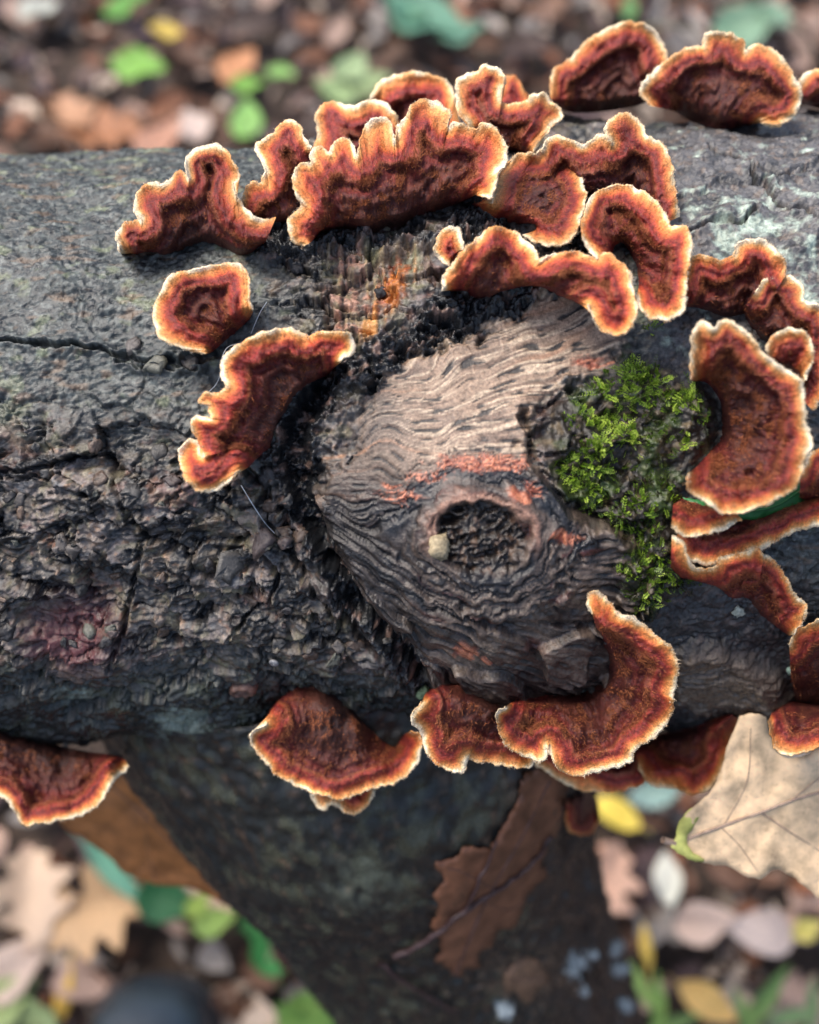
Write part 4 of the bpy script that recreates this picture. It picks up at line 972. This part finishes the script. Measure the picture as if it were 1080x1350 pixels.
while n_put < 250:
    px, py = random.uniform(-70, 1150), random.choice((random.uniform(-80, 260), random.uniform(-80, 260), random.uniform(650, 1420), random.uniform(980, 1420)))
    if not in_bg(px, py): continue
    top = py < 400
    kind = random.choices(KINDS, (3, 3, 2, 1))[0]
    cn = random.choices(list(PAL), (4, 2, 5, 5, .6, 3, 2) if top else (2, 5, 2, 2, 3, 3, 3))[0]
    put_leaf(kind, cn, px, py, random.uniform(0.022, 0.055) if top else random.uniform(0.018, 0.044), random.uniform(0, 6.28)); n_put += 1
# leaves that stand out one by one
for a in (('oak', (0.40, 0.17, 0.075), 135, 175, .085, 0.3, 'warm brown oak leaf on the ground just behind the mossy log edge'),
          ('ovate', (0.44, 0.22, 0.14), 215, 185, .075, 1.2, 'copper oval leaf lying beside a warm brown oak leaf behind the log'),
          ('oak', (0.50, 0.27, 0.15), 95, 150, .07, 2.2, 'light copper oak leaf half under a warm brown one behind the log'),
          ('ovate', (0.56, 0.44, 0.38), 255, 165, .055, 2.0, 'pinkish beige oval leaf beside three green seedling leaves'),
          ('elliptic', (0.60, 0.44, 0.08), 218, 42, .045, 2.7, 'yellow elliptic leaf lying next to a green one behind the log'),
          ('ovate', (0.55, 0.56, 0.48), 52, 12, .05, 0.6, 'pale grey-green oval leaf at the far corner of the litter'),
          ('ovate', (0.55, 0.25, 0.11), 315, 85, .06, 1.0, 'orange-brown oval leaf beneath the small green seedling leaves'),
          ('oak', (0.66, 0.42, 0.22), 128, 1205, .105, 0.5, 'large tan oak leaf on the ground beside the black boot'),
          ('oak', (0.66, 0.48, 0.34), 45, 1180, .10, 1.9, 'wide pale tan oak leaf overlapping another tan oak leaf'),
          ('ovate', (0.62, 0.47, 0.38), 20, 1275, .075, 0.9, 'pale pinkish oval leaf at the edge near a yellow strip leaf'),
          ('slender', (0.72, 0.46, 0.08), 85, 1305, .065, 1.5, 'yellow slender leaf pointing away beside the black boot'),
          ('ovate', (0.60, 0.33, 0.26), 318, 1158, .055, 2.3, 'salmon pink leaf wedged between the brown leaf and the dark limb'),
          ('elliptic', (0.80, 0.62, 0.10), 812, 1072, .055, 2.6, 'bright yellow elliptic leaf on the ground below the dark red nub'),
          ('elliptic', (0.86, 0.56, 0.18), 930, 1320, .060, -0.55, 'glossy orange-yellow elliptic leaf lying among grass blades'),
          ('slender', (0.80, 0.55, 0.10), 852, 1250, .045, 1.6, 'small yellow slender leaf beside the limb edge'),
          ('elliptic', (0.76, 0.74, 0.62), 880, 1160, .052, 1.55, 'creamy white narrow leaf standing out beneath the pale oak leaf tip'),
          ('ovate', (0.70, 0.60, 0.15), 1065, 1225, .032, 0.4, 'small mustard oval leaf beneath the pale oak leaf'),
          ('oak', (0.66, 0.40, 0.28), 800, 1165, .085, 1.2, 'salmon oak leaf on the ground alongside the limb'),
          ('ovate', (0.62, 0.50, 0.44), 1000, 1230, .065, 2.9, 'greyish pink oval leaf beneath the pale oak leaf'),
          ('ovate', (0.68, 0.50, 0.40), 930, 1215, .06, 0.2, 'rosy beige oval leaf on the ground below the pale oak leaf'),
          ('elliptic', (0.24, 0.36, 0.32), 862, 1048, .055, 0.2, 'blue-green elliptic leaf under the maroon fungus strip'),
          ('oak', (0.64, 0.36, 0.22), 1065, 760, .06, 0.9, 'orange-pink oak leaf seen past the cupped fungus')):
    put_leaf(a[0], '', a[2], a[3], a[4] * (0.66 if a[3] > 900 else 0.85), a[5], col=a[1], label=a[6], tilt=.15, z=0.03)

# ------------------------------------------------------------------ seedlings
M_GREEN = leaf_material('green_leaf', 0.1)
def tube_mesh(name, pts, rad, n=6):
    pts = np.array(pts, float); V = []; F = []
    for i, p in enumerate(pts):
        t = pts[min(i + 1, len(pts) - 1)] - pts[max(i - 1, 0)]; t /= np.linalg.norm(t) + 1e-12
        a = np.cross(t, [0.3, 0.2, 0.93]); a /= np.linalg.norm(a) + 1e-12; b = np.cross(t, a); r = rad[i] if hasattr(rad, '__len__') else rad
        for k in range(n): V.append(p + r * (a * math.cos(2 * math.pi * k / n) + b * math.sin(2 * math.pi * k / n)))
    for i in range(len(pts) - 1):
        for k in range(n): F.append((i * n + k, i * n + (k + 1) % n, (i + 1) * n + (k + 1) % n, (i + 1) * n + k))
    return np_mesh(name, np.array(V), np.array(F))
M_STEM = simple_mat('green_stem', (0.12, 0.16, 0.04), 0.5, 400)
GLEAF = leaf_mesh('ovate', 77, 0.01); GLEAF.materials.append(M_GREEN)
GLEAF2 = leaf_mesh('slender', 78, 0.01); GLEAF2.materials.append(M_GREEN)
def seedling(label, leaves, root_px, col, height):
    p = ground_pt(*root_px, 0.0); root = thing('seedling', label, 'plant', p, 'green seedlings in the leaf litter')
    for (px, py, size, rot, kind, c) in leaves:
        q = ground_pt(px, py, height) - p; size *= 1.2
        o = bpy.data.objects.new('leaf', GLEAF if kind else GLEAF2); COL.objects.link(o); o.parent = root
        o.location = q; o.scale = (size,) * 3; o.rotation_euler = (random.uniform(-.25, .25), random.uniform(-.25, .25), rot); o.color = (*c, 1)
        base_pt = q - Vector((math.cos(rot), math.sin(rot), 0)) * size * 0.5
        link('stem', tube_mesh('stem', [(0, 0, -0.02), tuple(base_pt * 0.5 + Vector((0, 0, .01))), tuple(base_pt + Vector((0, 0, 0.001)))], 0.0009, 5), root, M_STEM)
    return root
LG, MG, DG, TG = (0.22, 0.46, 0.07), (0.12, 0.33, 0.05), (0.035, 0.19, 0.035), (0.12, 0.33, 0.22)
seedling('seedling with one broad bright green leaf on the ground behind the log', [(185, 88, .055, -0.2, 1, LG)], (190, 100), LG, .03)
seedling('seedling with three small light green leaves behind the lobed fungi', [(326, 112, .032, .3, 1, LG), (326, 158, .046, 1.6, 1, (.25, .50, .12)), (372, 97, .03, -.4, 1, (.25, .48, .12))], (335, 130), LG, .035)
seedling('seedling with a dark green leaf at the far edge of the litter', [(168, 8, .05, .5, 1, MG)], (175, 20), MG, .03)
seedling('bluish green broad-leaved seedling in the far litter', [(565, 28, .085, -.5, 1, (.10, .26, .17)), (610, 45, .05, .5, 1, (.12, .27, .18)), (530, 10, .06, 2.2, 1, (.12, .28, .17))], (575, 40), TG, .04)
seedling('pale green seedling right behind the cluster of fungi', [(465, 90, .05, 1.2, 1, (.33, .44, .22)), (440, 120, .045, 2.6, 1, (.30, .42, .18)), (490, 110, .04, .2, 1, (.33, .43, .2))], (470, 110), LG, .03)
seedling('feathery green seedling behind the scalloped fan fungus', [(985, 35, .075, .5, 1, (.20, .34, .22)), (830, 12, .06, 1.4, 0, (.14, .30, .10)), (1020, 20, .05, 1.4, 1, (.22, .36, .24))], (960, 40), LG, .04)
seedling('ivy-like seedling with a teal and a dark green leaf below the brown leaf', [(150, 1150, .060, -.75, 0, (.14, .36, .24)), (222, 1188, .042, -.1, 1, (.03, .15, .05)), (262, 1193, .020, .8, 1, (.30, .42, .07)), (285, 1215, .028, .3, 1, (.28, .42, .09))], (235, 1215), DG, .06)
seedling('seedling with two dark green leaves against the dark limb', [(355, 1215, .034, .2, 1, DG), (355, 1250, .038, 1.9, 1, (.05, .27, .06)), (372, 1258, .024, 1.3, 1, (.45, .45, .25))], (350, 1240), DG, .06)
seedling('fresh green lobed seedling at the foot of the limb', [(415, 1340, .045, .3, 1, (.22, .40, .08)), (448, 1350, .04, 1.2, 1, (.22, .42, .10)), (388, 1352, .035, 2.3, 1, (.2, .38, .08))], (420, 1345), LG, .04)
seedling('pale green seedling at the lower corner beside a yellow strip leaf', [(10, 1320, .045, .7, 1, (.38, .48, .18)), (40, 1345, .045, 2.2, 1, (.36, .46, .2))], (20, 1335), LG, .03)
seedling('grass-green seedling beside the orange-yellow leaf', [(868, 1325, .04, 1.5, 0, (.26, .44, .10)), (885, 1350, .04, .3, 0, (.30, .46, .14)), (845, 1300, .035, 2.0, 0, (.3, .46, .12))], (872, 1335), LG, .03)
seedling('loose green seedling right of the orange-yellow leaf', [(1010, 1315, .05, .9, 0, (.22, .36, .10)), (1045, 1340, .035, .2, 0, (.26, .40, .16)), (985, 1345, .04, 1.9, 0, (.24, .38, .1)), (1070, 1325, .035, 1.4, 0, (.26, .38, .16))], (1010, 1335), LG, .04)
seedling('mossy green seedling seen past the cupped fungus', [(1075, 715, .06, 1.1, 1, (.25, .33, .16)), (1050, 735, .04, .2, 0, (.28, .35, .18))], (1065, 730), LG, .04)

# ------------------------------------------------------------------ leaves at the log
def sheet(name, outline, depth_fn, mat, color, parent=None, thick=0.00035, step=9, wob=0.0, o0=None, fine=2.0):
    o_, L = resample(list(outline) + [outline[0]], int(sum(math.dist(outline[i], outline[(i + 1) % len(outline)]) for i in range(len(outline))) / 5))
    o_ = o_[:-1]; o_ = o_ + np.stack([pn(o_[:, 0] / 9, o_[:, 1] / 9, 3.0), pn(o_[:, 0] / 9, o_[:, 1] / 9, 8.0)], 1) * fine
    x0, y0 = o_.min(0); x1, y1 = o_.max(0)
    gx, gy = np.meshgrid(np.arange(x0, x1, step), np.arange(y0, y1, step)); gx = gx.ravel(); gy = gy.ravel()
    ok = poly_sd(gx, gy, [tuple(p) for p in o_]) > step * 0.5
    pts = [Vector((float(a), float(b))) for a, b in o_] + [Vector((float(a), float(b))) for a, b in zip(gx[ok], gy[ok])]
    nb = len(o_)
    vo, _, fo, *_r = geometry.delaunay_2d_cdt(pts, [(i, (i + 1) % nb) for i in range(nb)], [list(range(nb))], 1, 1e-5)
    xy = np.array([(v.x, v.y) for v in vo]); d = depth_fn(xy[:, 0], xy[:, 1]) + wob * 0.001 * fbm(xy[:, 0].astype(np.float32) / 60, xy[:, 1].astype(np.float32) / 60, 200.0, 3)
    P = unproject(xy[:, 0], xy[:, 1], d); o0 = P.mean(0) if o0 is None else o0
    me_ = np_mesh(name, P - o0, np.array([tuple(f) for f in fo if len(f) == 3]))
    o = link(name, me_, parent, mat); o.color = (*color, 1)
    md = o.modifiers.new('thickness', 'SOLIDIFY'); md.thickness = thick; md.offset = 0
    return o, o0
def line_on(name, pts, depth_fn, rad, mat, parent, o0, up=0.0003, n=6, jit=0.0):
    p, L = resample(pts, max(6, int(sum(math.dist(pts[i], pts[i + 1]) for i in range(len(pts) - 1)) / 6)))
    if jit: p = p + np.stack([pn(p[:, 0] / 14, p[:, 1] / 14, 5.0), pn(p[:, 0] / 14, p[:, 1] / 14, 15.0)], 1) * jit
    P = unproject(p[:, 0], p[:, 1], depth_fn(p[:, 0], p[:, 1]) - up) - o0
    r = np.linspace(rad[0], rad[1], len(p)) if hasattr(rad, '__len__') else rad
    return link(name, tube_mesh(name, P, r, n), parent, mat)
def leaf_thing(name, label, outline, depth_fn, color, ribs, mat=None, ribcol=(0.12, 0.07, 0.06), wob=1.0, fine=2.0, cat='leaf'):
    mat = mat or M_LEAF
    b, o0 = sheet('blade', outline, depth_fn, mat, color, None, wob=wob, fine=fine)
    root = thing(name, label, cat, tuple(float(v) for v in o0)); b.parent = root
    rm = simple_mat(name + '_rib', ribcol, 0.5, 800)
    dfn = lambda x, y: depth_fn(x, y) + wob * 0.001 * fbm(np.asarray(x, np.float32) / 60, np.asarray(y, np.float32) / 60, 200.0, 3)
    for nm, pts, r in ribs: line_on(nm, pts, dfn, r, rm, b if nm == 'vein' else root, o0)
    return root, o0, dfn
PALE_OUT = [(976, 944), (992, 940), (1009, 945), (1015, 967), (1023, 989), (1037, 999), (1060, 997), (1082, 984), (1120, 960), (1170, 955), (1185, 990), (1165, 1020), (1200, 1030), (1250, 1010), (1290, 1030), (1270, 1070), (1240, 1085), (1270, 1120), (1250, 1150), (1190, 1130), (1150, 1120), (1155, 1170), (1130, 1200), (1095, 1192), (1079, 1184), (1056, 1164), (1035, 1150), (1020, 1147), (1003, 1159), (982, 1154), (958, 1141), (935, 1139), (901, 1128), (887, 1117), (891, 1105), (897, 1083), (919, 1060), (937, 1044), (952, 1011), (962, 977)]
pd = lambda x, y: 0.304 + 0.00004 * (np.asarray(y) - 945) + 0.00002 * (np.asarray(x) - 980)
leaf_thing('oak_leaf', 'pale cream oak leaf with a greenish base hanging at the log edge', PALE_OUT, pd, (0.86, 0.63, 0.39),
           [('midrib', [(886, 1113), (930, 1097), (1000, 1072), (1080, 1045), (1180, 1035), (1270, 1050)], (0.0005, 0.0003)), ('stalk', [(874, 1107), (880, 1109), (890, 1112)], 0.0011),
            ('vein', [(1003, 1071), (1040, 1096), (1090, 1130), (1130, 1180)], (0.00028, .0001)), ('vein', [(955, 1088), (985, 1030), (990, 960)], (0.0002, .0001)), ('vein', [(950, 1090), (975, 1115), (1000, 1150)], (0.0002, .0001)), ('vein', [(1040, 1058), (1100, 1010), (1150, 970)], (.0002, .0001))],
           ribcol=(0.34, 0.24, 0.18), wob=3.0)
gb, go = sheet('leaf_base', [(886, 1117), (890, 1105), (897, 1083), (912, 1066), (922, 1076), (912, 1092), (905, 1108), (912, 1122), (930, 1134), (918, 1136), (901, 1129)], lambda x, y: pd(x, y) + 0.002 * fbm(np.asarray(x, np.float32) / 60, np.asarray(y, np.float32) / 60, 200.0, 3) - 0.0005, M_GREEN, (0.55, 0.56, 0.16), None, wob=0)
gb.parent = bpy.data.objects['oak_leaf']; gb.location = Vector(tuple(float(v) for v in go)) - bpy.data.objects['oak_leaf'].location
bd = lambda x, y: 0.405 + 0.00022 * (np.asarray(y) - 1020) - 0.00008 * (np.asarray(x) - 180)
leaf_thing('brown_leaf', 'large wet orange-brown leaf wedged between log underside and limb', [(120, 1000), (170, 1000), (214, 1012), (252, 1048), (283, 1100), (312, 1144), (305, 1191), (283, 1185), (246, 1169), (205, 1166), (164, 1150), (142, 1128), (110, 1106), (78, 1082), (70, 1040)], bd, (0.44, 0.175, 0.055),
           [('midrib', [(130, 1020), (190, 1075), (250, 1135), (300, 1185)], (0.0006, .0003)), ('vein', [(190, 1075), (195, 1120), (205, 1160)], .0002), ('vein', [(190, 1075), (240, 1070), (275, 1095)], .0002)], ribcol=(0.22, 0.11, 0.06), wob=4.0)
dl = lambda x, y: samp(DALL, x, y) - 0.0012
leaf_thing('oak_leaf', 'torn rust-brown oak leaf plastered flat on the dark limb', [(690, 1022), (728, 1012), (748, 1050), (742, 1085), (722, 1112), (712, 1140), (722, 1155), (704, 1170), (690, 1195), (678, 1222), (655, 1230), (650, 1248), (632, 1254), (630, 1274), (612, 1278), (601, 1291), (590, 1272), (572, 1268), (584, 1245), (568, 1225), (578, 1200), (572, 1180), (585, 1160), (574, 1142), (600, 1130), (618, 1114), (640, 1120), (655, 1108), (668, 1082), (680, 1060)], dl, (0.23, 0.098, 0.052),
           [('midrib', [(600, 1285), (640, 1190), (690, 1100), (725, 1030)], (0.0006, .0003)), ('vein', [(650, 1172), (610, 1150), (590, 1145)], .0002), ('vein', [(640, 1190), (670, 1200), (690, 1190)], .0002)], ribcol=(0.10, 0.05, 0.04), wob=1.2, fine=7.0)
leaf_thing('brown_leaf', 'tan torn leaf scrap stuck low on the limb beside white lichen', [(665, 1285), (690, 1262), (712, 1270), (724, 1292), (708, 1305), (698, 1322), (680, 1310), (668, 1302)], dl, (0.26, 0.15, 0.09), [('midrib', [(672, 1290), (695, 1292), (718, 1290)], .0003)], wob=1.2, fine=6.0)
leaf_thing('brown_leaf', 'small wet dark brown leaf stuck at the foot of the limb', [(350, 1232), (395, 1235), (440, 1262), (448, 1300), (420, 1325), (405, 1290), (370, 1275)], lambda x, y: 0.60 + 0 * np.asarray(x), (0.14, 0.055, 0.035), [('midrib', [(352, 1235), (400, 1270), (440, 1310)], .0008)], wob=8.0)
gl = lambda x, y: samp(DMS, 985, 640) - 0.004 + 0.00001 * (np.asarray(y) - 640)
leaf_thing('green_leaf', 'smooth dark green leaf poking out under the big fungus by the moss', [(900, 655), (940, 662), (990, 660), (1030, 648), (1056, 636), (1062, 656), (1046, 676), (998, 685), (960, 684), (915, 676)], gl, (0.035, 0.20, 0.055), [('midrib', [(905, 664), (970, 674), (1020, 668), (1058, 645)], (.0004, .0002))], mat=M_GREEN, ribcol=(0.05, 0.22, 0.06), wob=1.0)
M_TWIG = simple_mat('twig_bark', (0.055, 0.030, 0.030), 0.5, 600, 0.4)
tw0 = unproject(np.array(600.0), np.array(1200.0), samp(DALL, np.array(600.0), np.array(1200.0)))
twg = thing('twig', 'thin forked purplish twig lying across the brown leaf on the limb', 'twig', tuple(float(v) for v in tw0))
dt = lambda x, y: samp(DALL, x, y) - 0.0035
line_on('main_stem', [(520, 1262), (560, 1242), (617, 1199), (660, 1170), (703, 1140), (727, 1100)], dt, (0.0011, 0.0006), M_TWIG, twg, tw0, jit=4)
line_on('side_stem', [(615, 1200), (630, 1165), (648, 1130), (655, 1108)], dt, (0.0008, 0.0004), M_TWIG, twg, tw0, jit=3)
tw1 = thing('twig', 'short bare grey twig lying low on the limb', 'twig', tuple(float(v) for v in tw0))
line_on('main_stem', [(500, 1268), (540, 1300), (600, 1335)], dt, (0.0009, 0.0005), M_TWIG, tw1, tw0, jit=4)

# ------------------------------------------------------------------ boot
def boot():
    tip = ground_pt(212, 1288, 0.03); root = thing('boot', 'black rubber boot toe standing in the leaf litter', 'boot', (tip.x, tip.y, 0.0))
    m = simple_mat('wet_rubber', (0.020, 0.032, 0.042), 0.32, 90, 0.3, 0.6, 0.0008); ms = simple_mat('sole_rubber', (0.02, 0.02, 0.022), 0.6, 200)
    def loft(rings, mat, name, cap=True):
        V = []; n = 24
        for (y, z0, z1, hw, p) in rings:
            for k in range(n):
                a = 2 * math.pi * k / n; cx, cz = math.cos(a), math.sin(a)
                V.append((hw * math.copysign(abs(cx) ** p, cx), y, (z0 + z1) / 2 + (z1 - z0) / 2 * math.copysign(abs(cz) ** p, cz)))
        return link(name, np_mesh(name, np.array(V), grid_faces(len(rings), n, True)), root, mat)
    loft([(0.0, .03, .035, .004, .8), (-.003, .018, .052, .022, .8), (-.012, .016, .066, .034, .8), (-.03, .016, .078, .043, .8), (-.06, .016, .088, .047, .8), (-.10, .016, .098, .046, .85), (-.15, .016, .125, .042, .9), (-.19, .016, .17, .042, .95), (-.25, .016, .17, .044, .95), (-.275, .016, .12, .036, .9), (-.285, .02, .08, .004, .9)], m, 'foot')
    loft([(.004, .002, .014, .004, .5), (.002, 0, .018, .022, .5), (-.012, 0, .019, .040, .5), (-.06, 0, .019, .052, .5), (-.13, 0, .019, .046, .5), (-.2, 0, .019, .042, .5), (-.27, 0, .019, .040, .5), (-.292, .002, .015, .004, .5)], ms, 'sole')
    V = []; n = 24
    for (z, r1, r2, y) in [(.12, .040, .050, -.225), (.18, .046, .056, -.225), (.24, .052, .060, -.228), (.32, .058, .064, -.232), (.325, .055, .061, -.232), (.2, .045, .05, -.228)]:
        for k in range(n): V.append((r1 * math.cos(2 * math.pi * k / n), y + r2 * math.sin(2 * math.pi * k / n), z))
    link('shaft', np_mesh('shaft', np.array(V), grid_faces(6, n, True)), root, m)
    # toe-cap ridge
    link('toe_ridge', tube_mesh('toe_ridge', [(-.046, -.07, .045), (-.040, -.062, .075), (-.02, -.055, .087), (0, -.053, .089), (.02, -.055, .087), (.040, -.062, .075), (.046, -.07, .045)], .002, 6), root, ms)
boot()

# ------------------------------------------------------------------ small things on the bark
def crumb(name, label, cat, px, py, r, col, seed, flat=0.6):
    P, n = surf(px, py, r * 0.3); m = simple_mat(name + '_surface', col, 0.7, 1200, 0.45, 0.3, 0.0004)
    bm = bmesh.new(); bmesh.ops.create_icosphere(bm, subdivisions=3, radius=1.0)
    co = np.array([v.co for v in bm.verts], np.float32); d = 1 + 0.35 * fbm(co[:, 0] * 1.4 + seed, co[:, 1] * 1.4, 0.7, 4, .6) + 0.2 * pn(co[:, 2] * 3 + seed, co[:, 0] * 3, 1.0)
    for v, q in zip(bm.verts, d): v.co = Vector((v.co.x * q, v.co.y * q, v.co.z * q * flat)) * r * 0.001
    me_ = bpy.data.meshes.new(name); bm.to_mesh(me_); bm.free(); me_.shade_smooth()
    o = link(name, me_, None, m); o.location = P; o.rotation_euler = Vector(n).to_track_quat('Z', 'Y').to_euler()
    tag(o, label, cat); return o
crumb('wood_crumb', 'crumbly straw-coloured fragment lodged at the edge of the knot hole', 'fragment', 577, 721, 2.9, (0.36, 0.29, 0.18), 3)
crumb('lichen_scrap', 'mint green lichen scrap on the dark bark near the oak leaf', 'lichen', 1045, 882, 1.8, (0.34, 0.48, 0.38), 5, 0.5)
crumb('lichen_scrap', 'pale grey lichen scrap on dark bark below the curled fungus', 'lichen', 973, 805, 1.6, (0.36, 0.40, 0.34), 6, 0.5)
crumb('lichen_scrap', 'grey-green lichen scrap beside the fungus under the torn lip', 'lichen', 556, 912, 2.0, (0.22, 0.30, 0.17), 7, 0.6)
crumb('bark_crumb', 'round black bead of resin on the rust-coloured strip', 'resin', 503, 387, 1.5, (0.03, 0.03, 0.034), 8, 0.8)
crumb('bark_crumb', 'round black bead of resin on the tan bark above the crescent fungus', 'resin', 392, 357, 1.4, (0.03, 0.03, 0.034), 9, 0.8)
def snail():
    P, n = surf(363, 871, 0.6); m = simple_mat('shell_surface', (0.22, 0.22, 0.23), 0.3, 500, 0.3)
    pts = []; rad = []
    for i in range(64):
        f = i / 63; a = f * 5.4 * math.pi; r = 0.00010 + 0.00095 * f ** 1.3
        pts.append((r * math.cos(a), r * math.sin(a), 0.0008 * (1 - f))); rad.append(0.00012 + 0.00050 * f ** 1.3)
    o = link('snail_shell', tube_mesh('snail_shell', pts, rad, 8), None, m); o.location = P; o.rotation_euler = Vector(n).to_track_quat('Z', 'Y').to_euler()
    tag(o, 'tiny grey coiled snail shell on the bark above the furry shell-shaped fungus', 'snail shell')
snail()
M_SILK = simple_mat('silk', (0.55, 0.58, 0.60), 0.4, 100, 0.1)
for lab, pts, lift in (('fine curved silk thread between the lone fungus and the crescent fungus', [(352, 398), (344, 410), (337, 425), (331, 440)], 0.003),
                       ('fine stray silk thread arching left of the crescent fungus', [(318, 452), (300, 458), (292, 475), (290, 495), (284, 508), (276, 516)], 0.006),
                       ('fine straight silk thread below the crescent fungus tip', [(318, 640), (335, 668), (350, 690), (362, 703)], 0.003)):
    c0 = unproject(np.array(float(pts[0][0])), np.array(float(pts[0][1])), samp(DALL, np.array(float(pts[0][0])), np.array(float(pts[0][1]))))
    p, _ = resample(pts, 20); P = unproject(p[:, 0], p[:, 1], samp(DALL, p[:, 0], p[:, 1]) - lift * np.sin(np.linspace(0.15, math.pi - 0.15, 20))) - c0
    o = link('silk_thread', tube_mesh('silk_thread', P, 0.00011, 5), None, M_SILK); o.location = tuple(float(v) for v in c0); tag(o, lab, 'silk thread')

# loose bark flakes, each its own piece of the log
frng = np.random.RandomState(21)
FL_COL = [(0.12, 0.105, 0.095), (0.085, 0.08, 0.075), (0.15, 0.105, 0.08), (0.10, 0.075, 0.07), (0.13, 0.13, 0.105), (0.055, 0.05, 0.05)]
spots = [(345, 715, 46, 3), (300, 745, 52, 1), (355, 665, 26, 2), (395, 705, 26, 2), (330, 790, 24, 2), (440, 870, 30, 4), (470, 850, 26, 2), (205, 480, 34, 4), (175, 455, 26, 0), (250, 478, 30, 0)]
while len(spots) < 78:
    x, y = frng.uniform(0, 540), frng.uniform(560, 900)
    if seg_dist(np.array([x]), np.array([y]), CREV)[0] < 14 or (x > 430 and y < 800): continue
    spots.append((x, y, frng.uniform(9, 27), frng.randint(6)))
for (x, y, sz, ci) in spots:
    P, n = surf(x, y, 0.1); nS = 11; r = sz * PXMM * 0.5 * 0.001
    e1 = np.cross(n, [0.1, 0.9, 0.3]); e1 /= np.linalg.norm(e1); e2 = np.cross(n, e1)
    an = np.sort(frng.uniform(0, 2 * math.pi, nS)); asp = frng.uniform(.55, .9); ro = frng.uniform(0, 3.14)
    ring = []
    for a in an:
        q = r * frng.uniform(.75, 1.2); u_, v_ = q * math.cos(a), q * asp * math.sin(a)
        ring.append((u_ * math.cos(ro) - v_ * math.sin(ro), u_ * math.sin(ro) + v_ * math.cos(ro)))
    tilt = frng.normal(0, 0.10, 2); th_ = 0.0003 + r * 0.06
    V = [P - OFF + e1 * u_ + e2 * v_ - n * 0.0012 for u_, v_ in ring]
    V += [P - OFF + e1 * u_ + e2 * v_ + n * (th_ + u_ * tilt[0] + v_ * tilt[1] + frng.normal(0, .00015)) for u_, v_ in ring]
    V += [P - OFF + (e1 * u_ + e2 * v_) * .55 + n * (th_ * 1.25 + .55 * (u_ * tilt[0] + v_ * tilt[1]) + frng.normal(0, .0002)) for u_, v_ in ring]
    V.append(P - OFF + n * (th_ * 1.2))
    F = []
    for k in range(nS):
        k2 = (k + 1) % nS
        F += [(k, k2, nS + k2), (k, nS + k2, nS + k), (nS + k, nS + k2, 2 * nS + k2), (nS + k, 2 * nS + k2, 2 * nS + k), (2 * nS + k, 2 * nS + k2, 3 * nS)]
    c = np.array(FL_COL[ci]) * frng.uniform(.55, 0.95)
    link('bark_flake', np_mesh('bark_flake', np.array(V), np.array(F), {'tint': np.tile(c, (len(V), 1)), 'wet': np.full(len(V), .5)}, True), base, M_BARK)
# round branch scar
P, n = surf(320, 908, 0.2); e1 = np.cross(n, [0, 1, 0.2]); e1 /= np.linalg.norm(e1); e2 = np.cross(n, e1); V = []
prof = [(3.9, -1.5), (3.7, 0.8), (3.2, 1.5), (2.5, 1.4), (1.8, .6), (1.2, .7), (.6, 1.2), (.05, 1.3)]
for k in range(28):
    a = 2 * math.pi * k / 28
    for (r, z) in prof:
        q = r * (1 + .12 * math.sin(2 * a + 1) + .06 * math.sin(5 * a)); V.append(P - OFF + (e1 * q * math.cos(a) + e2 * q * .85 * math.sin(a) + n * (z + .2 * math.sin(7 * a + r))) * 0.001)
Fs = [(k * 8 + j, ((k + 1) % 28) * 8 + j, ((k + 1) % 28) * 8 + j + 1, k * 8 + j + 1) for k in range(28) for j in range(7)]
link('branch_scar', np_mesh('branch_scar', np.array(V), np.array(Fs), {'tint': np.tile([0.12, 0.065, 0.05], (len(V), 1)), 'wet': np.full(len(V), .5)}), base, M_BARK)
